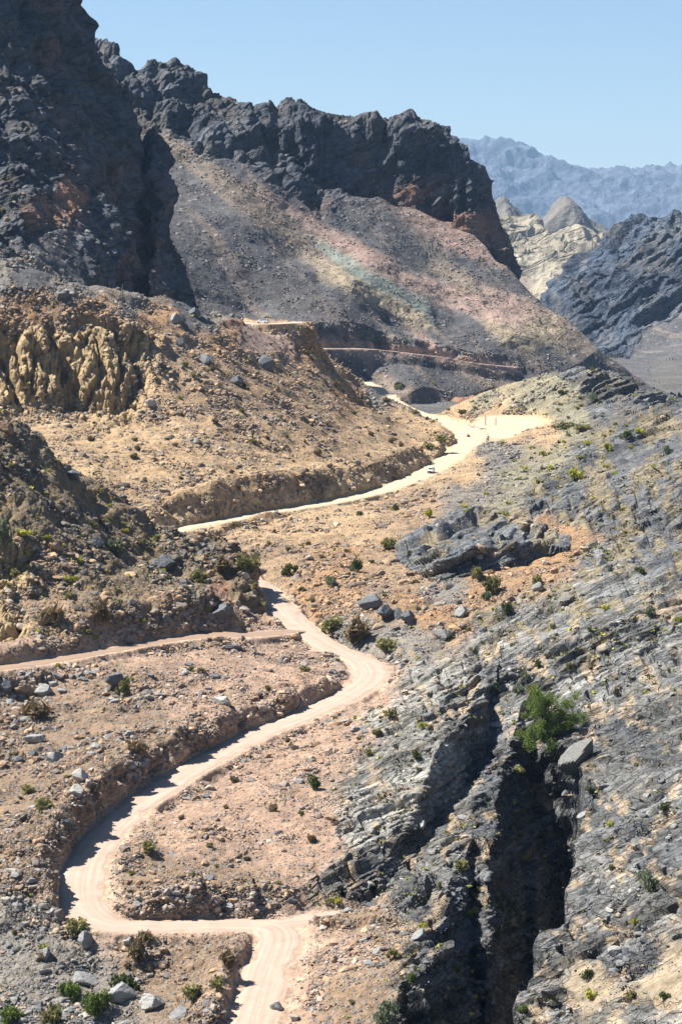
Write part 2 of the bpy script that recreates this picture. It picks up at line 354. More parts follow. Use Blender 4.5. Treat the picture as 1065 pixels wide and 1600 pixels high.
# ------------------------------------------------------------------ ground types: colour A, colour B, crag, slab, rubble, flute, stones
TY = {
 'tan':   ((.355,.262,.168),(.27,.19,.118), .02,.00,.20,.00,.40),
 'tanrub':((.31,.22,.14),(.215,.15,.095),.03,.00,.26,.00,.75),
 'rubo':  ((.32,.19,.10),(.22,.15,.095),.06,.00,.30,.00,.75),
 'rubb':  ((.235,.165,.11),(.15,.11,.078),.05,.00,.28,.00,.80),
 'rubg':  ((.20,.18,.15),(.14,.135,.125),.12,.00,.30,.00,.85),
 'pinkd': ((.33,.232,.17),(.24,.168,.125), .02,.00,.22,.00,.60),
 'ochre': ((.39,.30,.18),(.25,.18,.11),.20,.00,.20,.50,.22),
 'spur':  ((.105,.085,.062),(.20,.145,.08),.14,.00,.30,.10,.60),
 'slabl': ((.195,.19,.172),(.115,.119,.122),.08,1.9,.08,.00,.06),
 'slabp': ((.28,.27,.24),(.18,.178,.168),.10,1.7,.08,.00,.06),
 'slabd': ((.068,.075,.085),(.135,.134,.128),.08,1.8,.10,.00,.10),
 'ledge': ((.075,.083,.094),(.15,.15,.145),.12,2.0,.10,.00,.08),
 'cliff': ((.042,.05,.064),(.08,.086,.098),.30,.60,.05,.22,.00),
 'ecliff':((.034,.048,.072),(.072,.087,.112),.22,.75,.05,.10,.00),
 'scree': ((.098,.096,.097),(.064,.065,.07),.03,.00,.12,.00,.15),
 'screel':((.20,.16,.125),(.13,.112,.10),.04,.00,.12,.00,.20),
 'cream': ((.32,.265,.19),(.24,.20,.15),.14,.05,.12,.00,.05),
 'green': ((.23,.25,.215),(.17,.19,.17),.06,.00,.10,.00,.10),
 'pinkb': ((.31,.22,.185),(.23,.175,.15),.05,.05,.12,.00,.15),
 'red':   ((.24,.135,.09),(.17,.11,.085),.20,.00,.15,.00,.20),
 'pale':  ((.31,.27,.205),(.22,.20,.155),.40,.00,.05,.05,.00),
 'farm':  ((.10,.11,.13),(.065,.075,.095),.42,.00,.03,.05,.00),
 'cone':  ((.17,.155,.135),(.12,.112,.10),.10,.00,.05,.05,.00),
 'grassy':((.25,.225,.15),(.16,.16,.13),.08,.35,.18,.00,.35),
 'valley':((.115,.11,.10),(.075,.075,.073),.03,.00,.10,.00,.20),
}
TN = list(TY); TI = {k: i for i, k in enumerate(TN)}
TM = {
 'ground': "50,1100,rubb 200,1100,rubb 300,1085,pinkd 420,1040,pinkd 480,1070,pinkd 100,1035,pinkd 250,1010,pinkd 350,995,pinkd 50,1250,rubb 150,1200,rubb 250,1150,rubb 0,1350,rubb 80,1350,rubb 0,1480,rubg 80,1490,rubg 150,1530,rubg 30,1590,rubg 250,1380,rubb 300,1300,pinkd 400,1200,pinkd 450,1250,pinkd 480,1180,pinkd 430,1330,pinkd 350,1400,rubb 250,1500,rubb 330,1520,rubb 480,1530,pinkd 560,1560,rubb 520,1470,pinkd 560,1420,rubb 500,1300,pinkd 600,1120,slabp 680,1080,slabp 590,1200,slabp 640,1200,slabp 640,1140,slabp 700,1110,slabl 620,1250,slabp 560,1300,slabp 620,1350,slabl 700,1330,slabl 640,1420,slabd 560,1370,slabl 600,1460,rubb 720,1420,slabd 680,1500,slabd 650,1570,slabl 740,1580,slabd 780,1300,slabd 800,1200,slabd 850,1350,slabd 545,1150,pinkd 585,1085,pinkd 820,1060,slabl 950,1050,slabl 1050,1100,slabl 950,1200,slabl 1050,1250,slabl 950,1350,slabl 1050,1400,slabl 950,1480,slabl 860,1590,slabl 1000,1590,slabl 1050,1530,cream 925,1545,cream 830,1500,slabd 770,1500,slabd 940,1290,slabd 1010,1160,slabd 1000,1330,slabd 990,1500,slabd 500,950,rubo 560,1000,rubg 620,1010,rubg 540,900,rubo 450,870,tanrub 600,900,tanrub 640,950,rubo 700,960,rubo 760,930,rubo 800,980,slabl 900,960,slabl 1000,950,slabl 870,870,rubo 900,840,rubo 640,880,tanrub 700,930,rubg 760,990,slabl 950,890,slabl 1020,870,slabd 560,820,tan 650,790,tanrub 450,825,tan 700,740,tan 740,780,rubg 770,720,rubg 800,760,grassy 850,780,slabd 930,800,slabd 900,750,slabd 1000,780,slabd 1050,720,slabd 1050,820,slabd 950,700,slabd 850,720,grassy 890,662,grassy 800,690,tan 830,650,grassy 760,632,grassy 860,620,grassy 910,590,slabd 960,640,slabd 1040,660,slabd 720,640,tan 780,655,tan 830,668,tan 690,790,rubg 720,810,slabd",
 'ledge': "700,850,ledge 800,830,ledge 860,820,ledge 660,840,ledge 760,870,ledge",
 'spur': "50,750,spur 150,820,spur 30,900,ochre 80,940,tanrub 150,900,spur 200,870,spur 250,890,spur 120,985,tanrub 180,940,spur 250,960,tanrub 300,920,spur 350,915,red 20,1000,ochre 310,975,tanrub 50,830,spur 100,880,tanrub 0,700,spur 330,880,spur 340,950,pinkd 230,985,tanrub 380,920,spur",
 'hill': "0,420,rubg 60,435,scree 130,448,rubg 200,470,rubg 50,472,rubo 150,485,rubo 250,495,rubo 330,490,rubg 290,480,scree 50,550,ochre 150,560,ochre 225,540,ochre 20,600,ochre 100,600,ochre 190,600,ochre 300,560,tanrub 400,590,tanrub 350,650,tanrub 330,530,rubo 100,680,tan 200,740,tan 60,700,tan 250,650,tan 300,780,tan 450,720,tan 550,720,tan 500,640,tanrub 600,690,tan 650,690,tan 410,530,pinkb 440,535,pinkb 380,512,pinkb 360,500,red 475,540,rubo 520,590,tanrub 560,615,rubo 450,600,tanrub 640,650,tan 690,660,tan 610,610,rubg 650,630,rubg",
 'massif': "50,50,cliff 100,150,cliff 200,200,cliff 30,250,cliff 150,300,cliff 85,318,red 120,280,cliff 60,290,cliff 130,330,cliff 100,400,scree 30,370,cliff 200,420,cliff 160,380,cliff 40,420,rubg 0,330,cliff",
 'scree': "220,110,cliff 290,130,cliff 340,175,cliff 260,170,cliff 290,200,cliff 330,210,cliff 380,230,cliff 400,205,cliff 430,265,cliff 470,305,cliff 510,325,cliff 450,290,cliff 240,150,cliff 265,270,scree 300,300,scree 310,255,screel 350,285,screel 400,322,screel 440,352,screel 490,392,screel 535,425,cream 590,462,cream 640,490,cream 440,322,pinkb 480,345,pinkb 520,370,pinkb 570,398,pinkb 640,438,pinkb 700,468,pinkb 745,482,pinkb 520,398,green 560,425,green 600,450,green 650,478,green 330,330,scree 380,260,scree 250,310,scree 330,355,scree 400,400,scree 470,440,scree 540,490,scree 620,530,scree 520,335,scree 580,362,scree 640,400,scree 700,432,screel 450,320,scree 380,380,scree 450,430,scree 520,470,scree 600,510,scree 350,430,scree 700,530,scree 600,370,scree 650,385,scree 560,345,scree 725,380,pinkb 760,420,scree 700,500,scree 800,485,pinkb 850,515,cream 900,543,screel 800,525,cream 770,540,scree 740,510,scree 860,560,scree 920,562,scree 580,539,pinkb 640,548,scree 690,550,pinkb 530,530,scree 560,560,scree 620,570,scree 690,575,scree 620,535,scree 560,520,scree 760,568,screel 620,600,screel 580,590,scree 700,600,scree 660,580,scree 750,590,screel 820,590,scree",
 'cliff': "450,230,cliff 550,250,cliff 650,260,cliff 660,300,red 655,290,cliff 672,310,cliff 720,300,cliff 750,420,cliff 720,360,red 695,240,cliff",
 'east': "900,450,ecliff 1000,400,ecliff 950,520,ecliff 1060,450,ecliff 1050,548,scree 1010,566,scree 970,556,ecliff 945,480,ecliff 870,480,ecliff 1060,520,scree",
 'pale': "760,350,pale 800,400,pale 850,400,pale 920,370,pale 840,460,pale 800,440,screel",
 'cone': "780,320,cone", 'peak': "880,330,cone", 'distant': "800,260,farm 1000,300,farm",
 'redhill': "800,590,pinkb 870,580,pinkb 760,610,red 920,575,screel 840,600,red",
 'floor': "950,600,valley 1050,600,valley 1000,570,scree 1060,570,valley 850,620,valley 970,620,grassy 600,600,scree",
}
shape = TF.shape
flat = P.reshape(-1, 3); N = len(flat)
x, y, z = flat[:, 0].copy(), flat[:, 1].copy(), flat[:, 2].copy()
U, V = project(flat.astype(np.float64)); U = U.astype(F32); V = V.astype(F32)
lam = y * 0.03
wu = noise(x / lam, y / lam, z / lam, 1, 5.3) * 42 + noise(x / lam * 3, y / lam * 3, z / lam * 3, 1, 2.3) * 22 + noise(x / lam * 9, y / lam * 9, z / lam * 9, 1, 2.3) * 12
wv = noise(x / lam, y / lam, z / lam, 1, 15.3) * 22 + noise(x / lam * 3, y / lam * 3, z / lam * 3, 1, 22.3) * 16 + noise(x / lam * 9, y / lam * 9, z / lam * 9, 1, 12.3) * 10
W = np.zeros((N, len(TN)), F32)
win = WIN.ravel()
for i, k in enumerate(ORDER + ['floor']):
    m = np.nonzero(win == (i if k != 'floor' else -1))[0]
    if len(m) == 0: continue
    pts = [q.split(',') for q in TM[k].split()]
    def job(mm):
        wf = .38 if k == 'scree' else 1.0
        uu, vv = U[mm] + wf * wu[mm], V[mm] + wf * wv[mm]
        w = np.zeros((len(mm), len(TN)), F32)
        for q in pts:
            du, dv = uu - float(q[0]), vv - float(q[1])
            if k == 'scree': r2 = ((du * .87 + dv * .5) * .38) ** 2 + ((dv * .87 - du * .5) * 1.5) ** 2
            else: r2 = du ** 2 + (dv * 1.25) ** 2
            w[:, TI[q[2]]] += 1.0 / (r2 + 60.0) ** 2.6
        return w / w.sum(1, keepdims=True)
    cs = np.array_split(m, max(1, len(m) // 60000))
    for mm, w in zip(cs, pool.map(job, cs)): W[mm] = w
print('types', round(time.time() - T0, 1))
colA = np.array([TY[k][0] for k in TN], F32); colB = np.array([TY[k][1] for k in TN], F32)
amp = W @ np.array([TY[k][2:] for k in TN], F32)       # crag, slab, rubble, flute, stones
edge = EDGE.ravel()
calm = smooth(edge, 0.2, 1.6)
bankm = np.clip(FF['r_h'].ravel() / 4 - .2, 0, 1) * smooth(edge, .2, 1.2) * (1 - smooth(edge, 5, 12))
amp[:, 0] += bankm * .35; amp[:, 2] += bankm * .22; amp[:, 3] += bankm * .15

# ------------------------------------------------------------------ relief: octaves of noise along the normal, scaled to what the distance can show
def normals(Pg):
    gu = np.empty_like(Pg); gv = np.empty_like(Pg)
    gu[1:-1] = Pg[2:] - Pg[:-2]; gu[0] = Pg[1] - Pg[0]; gu[-1] = Pg[-1] - Pg[-2]
    gv[:, 1:-1] = Pg[:, 2:] - Pg[:, :-2]; gv[:, 0] = Pg[:, 1] - Pg[:, 0]; gv[:, -1] = Pg[:, -1] - Pg[:, -2]
    n = np.cross(gu, gv); n /= np.linalg.norm(n, axis=-1, keepdims=True) + 1e-9
    return n
nrm = normals(P)
for _ in range(14):      # soften so that relief pushes out of a face as a whole
    q = nrm.copy(); q[1:] += nrm[:-1]; q[:-1] += nrm[1:]; q[:, 1:] += nrm[:, :-1]; q[:, :-1] += nrm[:, 1:]
    nrm = q / (np.linalg.norm(q, axis=-1, keepdims=True) + 1e-9)
nrm = nrm.reshape(-1, 3)
steep = 1 - np.abs(nrm[:, 2])
disp = np.zeros(N, F32); ridge = np.zeros(N, F32); tone = np.zeros(N, F32); tw = np.zeros(N, F32)
sv_ = np.linalg.norm(np.diff(P, axis=1), axis=-1); sv_ = np.concatenate([sv_, sv_[:, -1:]], 1)
sv_ = np.maximum(sv_, np.concatenate([sv_[:, :1], sv_[:, :-1]], 1)).ravel()
pxm = np.maximum(y / 2270.0, np.minimum(sv_, 400) * np.where(sv_ < y / 2270.0 * 11, .28, 1.2))
lam = 640.0; oc = 0
while lam > 0.5:
    fade = smooth(lam / pxm, 2.2, 6.0) * (1 - smooth(lam / y, 0.025, 0.06))
    m = np.nonzero(fade > 0.01)[0]
    if len(m):
        xm, ym, zm = x[m], y[m], z[m]
        n = noise(xm, ym, zm, lam, oc * 7.7)
        f = fade[m] * lam
        rg = 0.32 - np.abs(n) * 1.35
        cr = amp[m, 0]; ru = amp[m, 2]
        disp[m] += f * (cr * rg * 0.75 + ru * n * 0.55)
        ridge[m] += fade[m] * rg
        tone[m] += fade[m] * n; tw[m] += fade[m]
        flu = amp[m, 3]
        mf = np.nonzero((flu > 0.04) & (lam < 90) & (lam > 6.5 * pxm[m]))[0]
        if len(mf):
            n2 = noise(xm[mf] * 1.5, ym[mf] * .8, zm[mf] * 0.22, lam, 50 + oc * 3.3)
            disp[m[mf]] += f[mf] * flu[mf] * (np.minimum(np.abs(n2) * 1.9, .55) - 0.34) * 1.15
    lam /= 2; oc += 1
print('relief', round(time.time() - T0, 1))
# tilted bedding: saw-tooth ledges whose steep side faces away from the sun
m = np.nonzero(amp[:, 1] > 0.04)[0]
xm, ym, zm = x[m], y[m], z[m]
far = ym > 1100
s = np.where(far, .55 * xm - .15 * ym - .8 * zm, .43 * xm - .20 * ym - .9 * zm)
sc = np.where(far, 7.0, 1.0) * np.clip(ym / 420, 1, 1.6)
s = s / sc
s = s + 2.6 * noise(xm / sc, ym / sc, zm / sc, 34, 1.1) + .5 * noise(xm / sc, ym / sc, zm / sc, 9, 4.1)
led = np.zeros(len(m), F32); ltone = np.zeros(len(m), F32)
for L, Aq in ((6.0, .95), (2.4, .55), (1.1, .30), (0.55, .14)):
    mod = np.clip(0.55 + 1.6 * noise(xm / sc, ym / sc, zm / sc, L * 2.6, 8.1 + L), 0, 1.4)
    fr = s / L + 0.22 * noise(xm / sc, ym / sc, zm / sc, L * 1.2, 2.1 + L); idx = np.floor(fr); fr = fr - idx
    saw = np.where(fr < .88, fr / .88, (1 - fr) / .12) - 0.5
    ltone += (((idx.astype(np.int64) * 7919 + int(L * 10) * 31) % 97) / 97.0 - .5) * (.5 if L > 1 else 0)
    fade = smooth(L * sc / pxm[m], 2.5, 6)
    led += Aq * mod * saw * fade
s2 = (.85 * xm + .35 * ym + .35 * zm) / sc + 1.2 * noise(xm / sc, ym / sc, zm / sc, 20, 6.1)
for L, Aq in ((8.5, .8), (3.4, .45), (1.5, .2)):
    fr = s2 / L + np.floor(s / 2.4) * .37 + .25 * noise(xm / sc, ym / sc, zm / sc, L * 1.3, 3.7)
    fr = np.abs(fr - np.floor(fr) - .5) * 2
    led -= np.where(ym > 430, .45, 1.0) * Aq * smooth(fr, .80, .97) * np.clip(.3 + 2.2 * noise(xm / sc, ym / sc, zm / sc, L * 2.2, 1.9 + L), 0, 1.2) * smooth(L * sc / pxm[m], 5, 10)
disp[m] += led * sc * amp[m, 1] * np.where(ym > 2000, 1.8, 1.0)
bedtone = np.ones(N, F32); bedtone[m] = 1 + ltone * np.clip(amp[m, 1], 0, 1)
slabtone = np.zeros(N, F32); slabtone[m] = led * amp[m, 1]
disp *= calm
# keep the near verges of the roads below the relief of the banks
flat2 = flat + nrm * disp[:, None]
# colours
tone = tone / (np.sqrt(tw) + .3)
mixn = np.clip(0.5 + tone * 1.1, 0, 1)[:, None]
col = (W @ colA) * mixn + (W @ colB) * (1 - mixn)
col = col * np.clip(bedtone, .45, 1.6)[:, None]
# rust and tan dirt caught on the ledges of the slabs
lm = y * 0.012
dirt = noise(x / lm, y / lm, z / lm, 1, 31.0) + .6 * noise(x / lm * 3.1, y / lm * 3.1, z / lm * 3.1, 1, 37.0)
dm = (smooth(dirt, np.where(y > 470, -.12, .06), np.where(y > 470, .22, .36)) * np.clip(amp[:, 1], 0, 1) * (1 - smooth(slabtone, .1, .9)) * .75 * (1 - smooth(steep, .38, .62)) * np.where(y > 900, .3, 1.0))[:, None]
soil = np.where((y > 470)[:, None], np.array((.225, .185, .115), F32), np.array((.33, .26, .185), F32))
col = col * (1 - dm) + soil * dm
amp[:, 4] = np.maximum(amp[:, 4], dm[:, 0] * np.where(y > 470, .30, .10))
rm = (smooth(noise(x / lm, y / lm, z / lm, 1.6, 61.0), .22, .42) * W[:, TI['cliff']] * smooth(y, 900, 1000) * .30)[:, None]
col = col * (1 - rm) + np.array((.21, .12, .08), F32) * rm
# streaks of paler debris running down the scree
scr = W[:, TI['scree']] + W[:, TI['screel']]
sx, sy = x * .79 + y * .61, (x * .61 - y * .79) * .09
st = noise(sx, sy, z * .05, 17, 77.0) + .6 * noise(sx, sy, z * .05, 6, 78.0)
sm = (smooth(st, .05, .5) * scr * smooth(y, 1100, 1200) * .42)[:, None]
col = col * (1 - sm) + np.array((.27, .215, .17), F32) * sm
# road dust on the verges
rd = (1 - smooth(edge + 1.5 * noise(x, y, z, 4.0, 3.0), 0.3, 4.5))[:, None] * .8
roadcol = np.where((y > 1150)[:, None], np.array((.40, .29, .235), F32), np.where((y > 640)[:, None], np.array((.45, .35, .235), F32), np.array((.40, .30, .23), F32)))
col = col * (1 - rd) + roadcol * rd
lum = col @ np.array((.3, .55, .15), F32)
col = np.clip(lum[:, None] + (col - lum[:, None]) * np.where(y < 1150, 1.18, 1.12)[:, None], .012, .8)
stones = np.clip(amp[:, 4] * smooth(edge, .3, 2.2), 0, 1)
PG = flat2.reshape(shape + (3,))
rocky = np.clip(amp[:, 0] * 1.5 + amp[:, 1] * .8, 0, 1)
print('colour', round(time.time() - T0, 1))

# ------------------------------------------------------------------ materials
def nt(name):
    m = bpy.data.materials.new(name); m.use_nodes = True
    t = m.node_tree
    for n in list(t.nodes): t.nodes.remove(n)
    return m, t
def N_(t, kind, **kw):
    n = t.nodes.new(kind)
    for k, v in kw.items():
        if k.startswith('i_'): n.inputs[k[2:]].default_value = v
        else: setattr(n, k, v)
    return n
def math_(t, op, a, b=None, clamp=False):
    n = t.nodes.new('ShaderNodeMath'); n.operation = op; n.use_clamp = clamp
    for i, v in enumerate((a, b)):
        if v is None: continue
        if isinstance(v, (int, float)): n.inputs[i].default_value = v
        else: t.links.new(v, n.inputs[i])
    return n.outputs[0]
def mix_(t, f, a, b, mode='MIX'):
    n = t.nodes.new('ShaderNodeMix'); n.data_type = 'RGBA'; n.blend_type = mode
    for i, v in ((0, f), (6, a), (7, b)):
        if isinstance(v, (int, float)): n.inputs[i].default_value = v
        elif isinstance(v, tuple): n.inputs[i].default_value = (*v, 1)
        else: t.links.new(v, n.inputs[i])
    return n.outputs[2]
def ramp_(t, f, lo, hi, a=0.0, b=1.0):
    n = t.nodes.new('ShaderNodeMapRange'); n.inputs[1].default_value = lo; n.inputs[2].default_value = hi; n.inputs[3].default_value = a; n.inputs[4].default_value = b
    t.links.new(f, n.inputs[0]); return n.outputs[0]
def principled(t, col, rough, normal=None):
    b = t.nodes.new('ShaderNodeBsdfPrincipled'); o = t.nodes.new('ShaderNodeOutputMaterial')
    if isinstance(col, tuple): b.inputs['Base Color'].default_value = (*col, 1)
    else: t.links.new(col, b.inputs['Base Color'])
    b.inputs['Roughness'].default_value = rough; b.inputs['Specular IOR Level'].default_value = .25
    if normal is not None: t.links.new(normal, b.inputs['Normal'])
    t.links.new(b.outputs[0], o.inputs[0]); return b

def terrain_material(name, unit, bump):
    """rock and debris: vertex albedo broken up by stones (cells of the size 'unit' in metres) and by cracks"""
    m, t = nt(name)
    geo = N_(t, 'ShaderNodeNewGeometry'); pos = geo.outputs['Position']
    ca = N_(t, 'ShaderNodeAttribute', attribute_name='Col').outputs['Color']
    sa = N_(t, 'ShaderNodeAttribute', attribute_name='Stones').outputs['Fac']
    ra = N_(t, 'ShaderNodeAttribute', attribute_name='Rocky').outputs['Fac']
    def vec(scale):
        n = N_(t, 'ShaderNodeVectorMath', operation='SCALE'); t.links.new(pos, n.inputs[0]); n.inputs['Scale'].default_value = scale; return n.outputs[0]
    n1 = N_(t, 'ShaderNodeTexNoise'); t.links.new(vec(1 / (unit * 2.2)), n1.inputs['Vector']); n1.inputs['Scale'].default_value = 1; n1.inputs['Detail'].default_value = 6; n1.inputs['Roughness'].default_value = .68
    v1 = N_(t, 'ShaderNodeTexVoronoi'); t.links.new(vec(1 / (unit * 1.0)), v1.inputs['Vector']); v1.inputs['Scale'].default_value = 1
    v2 = N_(t, 'ShaderNodeTexVoronoi'); t.links.new(vec(1 / (unit * .45)), v2.inputs['Vector']); v2.inputs['Scale'].default_value = 1
    sep1 = N_(t, 'ShaderNodeSeparateColor'); t.links.new(v1.outputs['Color'], sep1.inputs[0])
    sep2 = N_(t, 'ShaderNodeSeparateColor'); t.links.new(v2.outputs['Color'], sep2.inputs[0])
    # stone cells: dark or pale cells among the dirt
    thr = math_(t, 'MULTIPLY', sa, .62)
    is1 = math_(t, 'LESS_THAN', sep1.outputs[0], thr)
    in1 = math_(t, 'LESS_THAN', v1.outputs['Distance'], .48)
    is1 = math_(t, 'MULTIPLY', is1, in1)
    is2 = math_(t, 'LESS_THAN', sep2.outputs[0], math_(t, 'MULTIPLY', sa, .55))
    is2 = math_(t, 'MULTIPLY', is2, math_(t, 'LESS_THAN', v2.outputs['Distance'], .5))
    var = ramp_(t, n1.outputs['Fac'], .28, .72, .62, 1.34)
    n0 = N_(t, 'ShaderNodeTexNoise'); t.links.new(vec(1 / (unit * 14)), n0.inputs['Vector']); n0.inputs['Scale'].default_value = 1; n0.inputs['Detail'].default_value = 5
    var = math_(t, 'MULTIPLY', var, ramp_(t, n0.outputs['Fac'], .3, .7, .85, 1.15))
    cv = N_(t, 'ShaderNodeVectorMath', operation='SCALE'); t.links.new(ca, cv.inputs[0]); t.links.new(var, cv.inputs['Scale'])
    c = cv.outputs[0]
    dark = mix_(t, sep1.outputs[1], (.075, .08, .09), (.24, .21, .19))
    c = mix_(t, math_(t, 'MULTIPLY', is1, .85), c, dark)
    dark2 = mix_(t, sep2.outputs[1], (.10, .10, .10), (.36, .28, .20))
    c = mix_(t, math_(t, 'MULTIPLY', is2, .7), c, dark2)
    # cracks on bare rock
    v3 = N_(t, 'ShaderNodeTexVoronoi', feature='DISTANCE_TO_EDGE'); v3.inputs['Scale'].default_value = 1
    nv = N_(t, 'ShaderNodeTexNoise'); t.links.new(vec(1 / (unit * 3)), nv.inputs['Vector']); nv.inputs['Scale'].default_value = 1; nv.inputs['Detail'].default_value = 4
    def dot_(v):
        n = N_(t, 'ShaderNodeVectorMath', operation='DOT_PRODUCT'); t.links.new(pos, n.inputs[0]); n.inputs[1].default_value = v; return n.outputs['Value']
    bed = N_(t, 'ShaderNodeCombineXYZ')
    for q, (vv, k_) in enumerate((((.85, .35, .35), .22), ((.42, -.20, -.88), 1.0), ((-.24, .90, -.32), .35))):
        t.links.new(math_(t, 'MULTIPLY', dot_(vv), k_ / unit / 1.3), bed.inputs[q])
    ad = N_(t, 'ShaderNodeVectorMath', operation='MULTIPLY_ADD'); t.links.new(nv.outputs['Color'], ad.inputs[0]); ad.inputs[1].default_value = (.5, .5, .5); t.links.new(bed.outputs[0], ad.inputs[2])
    t.links.new(ad.outputs[0], v3.inputs['Vector'])
    ns = N_(t, 'ShaderNodeTexNoise'); t.links.new(ad.outputs[0], ns.inputs['Vector']); ns.inputs['Scale'].default_value = .8; ns.inputs['Detail'].default_value = 6; ns.inputs['Roughness'].default_value = .7
    streak = ns.outputs['Fac']
    sk = N_(t, 'ShaderNodeVectorMath', operation='SCALE'); t.links.new(c, sk.inputs[0])
    skf = math_(t, 'ADD', 1.0, math_(t, 'MULTIPLY', ra, math_(t, 'SUBTRACT', ramp_(t, streak, .3, .7, .55, 1.45), 1.0)))
    t.links.new(skf, sk.inputs['Scale']); c = sk.outputs[0]
    crack = ramp_(t, v3.outputs['Distance'], .0, .05, 1, 0)
    ck = N_(t, 'ShaderNodeVectorMath', operation='SCALE'); t.links.new(c, ck.inputs[0]); t.links.new(math_(t, 'SUBTRACT', 1.0, math_(t, 'MULTIPLY', math_(t, 'MULTIPLY', crack, ra), .45)), ck.inputs['Scale']); c = ck.outputs[0]
    h = math_(t, 'ADD', math_(t, 'MULTIPLY', n1.outputs['Fac'], 1.0), math_(t, 'MULTIPLY', math_(t, 'MULTIPLY', streak, ra), 1.6))
    h = math_(t, 'ADD', h, math_(t, 'MULTIPLY', is1, math_(t, 'MULTIPLY', math_(t, 'SUBTRACT', .6, v1.outputs['Distance']), 1.3)))
    h = math_(t, 'ADD', h, math_(t, 'MULTIPLY', is2, math_(t, 'MULTIPLY', math_(t, 'SUBTRACT', .6, v2.outputs['Distance']), .6)))
    h = math_(t, 'SUBTRACT', h, math_(t, 'MULTIPLY', math_(t, 'MULTIPLY', crack, ra), .55))
    b = N_(t, 'ShaderNodeBump'); b.inputs['Strength'].default_value = bump; b.inputs['Distance'].default_value = unit * .8
    t.links.new(h, b.inputs['Height'])
    principled(t, c, .92, b.outputs[0])
    return m
M_NEAR = terrain_material('rocky_ground', .75, .9)
M_MID = terrain_material('rocky_hillside', 1.3, .9)
M_FAR = terrain_material('mountain_rock', 4.0, .8)
M_DIST = terrain_material('distant_rock', 26.0, .8)

def link(o):
    scene.collection.objects.link(o); return o
def mesh_np(name, verts, faces, mat, smooth_=False, attrs=None):
    me = bpy.data.meshes.new(name)
    nv, nf, k = len(verts), len(faces), faces.shape[1]
    me.vertices.add(nv); me.vertices.foreach_set('co', np.ascontiguousarray(verts, F32).ravel())
    me.loops.add(nf * k); me.loops.foreach_set('vertex_index', np.ascontiguousarray(faces, np.int32).ravel())
    me.polygons.add(nf); me.polygons.foreach_set('loop_start', np.arange(0, nf * k, k, dtype=np.int32))
    me.polygons.foreach_set('use_smooth', np.full(nf, smooth_, bool))
    me.update(calc_edges=True)
    for an, (kind, data) in (attrs or {}).items():
        at_ = me.attributes.new(an, kind, 'POINT')
        if kind == 'FLOAT_COLOR':
            c4 = np.ones((nv, 4), F32); c4[:, :3] = data; at_.data.foreach_set('color', c4.ravel())
        else: at_.data.foreach_set('value', np.ascontiguousarray(data, F32))
    if mat: me.materials.append(mat)
    return me
def tag(o, label, cat, group=None, kind=None):
    o['label'] = label; o['category'] = cat
    if group: o['group'] = group
    if kind: o['kind'] = kind
    return o

idg = np.arange(N, dtype=np.int32).reshape(shape)
quads = np.stack([idg[:-1, :-1], idg[1:, :-1], idg[1:, 1:], idg[:-1, 1:]], -1)
qw = WIN[:-1, :-1]
NAMES = {
 'ground': ('terrain', M_NEAR, 'rocky rubble and tilted grey slabs around the gravel switchback road', 'terrain'),
 'ledge': ('rock_outcrop', M_NEAR, 'dark layered rock outcrop with a broken front face, below the upper road', 'rock outcrop'),
 'spur': ('hill', M_NEAR, 'dark brown boulder strewn spur rising above the terrace track', 'hill'),
 'hill': ('hill', M_MID, 'tan stony hillside above the upper road with yellow eroded bluffs', 'hill'),
 'massif': ('mountain', M_FAR, 'tallest black craggy mountain, cut off by the top of the picture', 'mountain'),
 'scree': ('mountain', M_FAR, 'long grey scree slope with cream, green and pink rock bands below a dark ridge', 'mountain'),
 'cliff': ('cliff', M_FAR, 'sheer black cliff standing on top of the banded scree slope', 'cliff'),
 'east': ('mountain', M_FAR, 'blue black slanted rock mountain across the valley, at the right edge', 'mountain'),
 'pale': ('mountain', M_DIST, 'pale cream ridge in the gap between the black cliff and the blue black mountain', 'mountain'),
 'cone': ('mountain', M_DIST, 'grey rounded peak beside the black cliff, behind the pale cream ridge', 'mountain'),
 'peak': ('mountain', M_DIST, 'grey pointed cone shaped peak behind the right part of the pale cream ridge', 'mountain'),
 'distant': ('mountain', M_DIST, 'hazy blue mountain range on the horizon', 'mountain'),
 'redhill': ('hill', M_MID, 'low reddish banded hill on the valley floor behind the knoll', 'hill'),
 'floor': ('valley_floor', M_MID, 'flat grey green valley floor at the foot of the mountains', 'valley floor'),
}
for i, k in enumerate(ORDER + ['floor']):
    f = quads[qw == (i if k != 'floor' else -1)]
    if len(f) == 0: continue
    used, inv = np.unique(f, return_inverse=True)
    nm, mat, lab, cat = NAMES[k]
    me = mesh_np(nm, flat2[used], inv.reshape(-1, 4), mat, k in ('distant', 'cone', 'peak', 'pale'), {'Col': ('FLOAT_COLOR', col[used]), 'Stones': ('FLOAT', stones[used]), 'Rocky': ('FLOAT', rocky[used])})
    tag(link(bpy.data.objects.new(nm, me)), lab, cat, kind='structure')
print('terrain', round(time.time() - T0, 1))

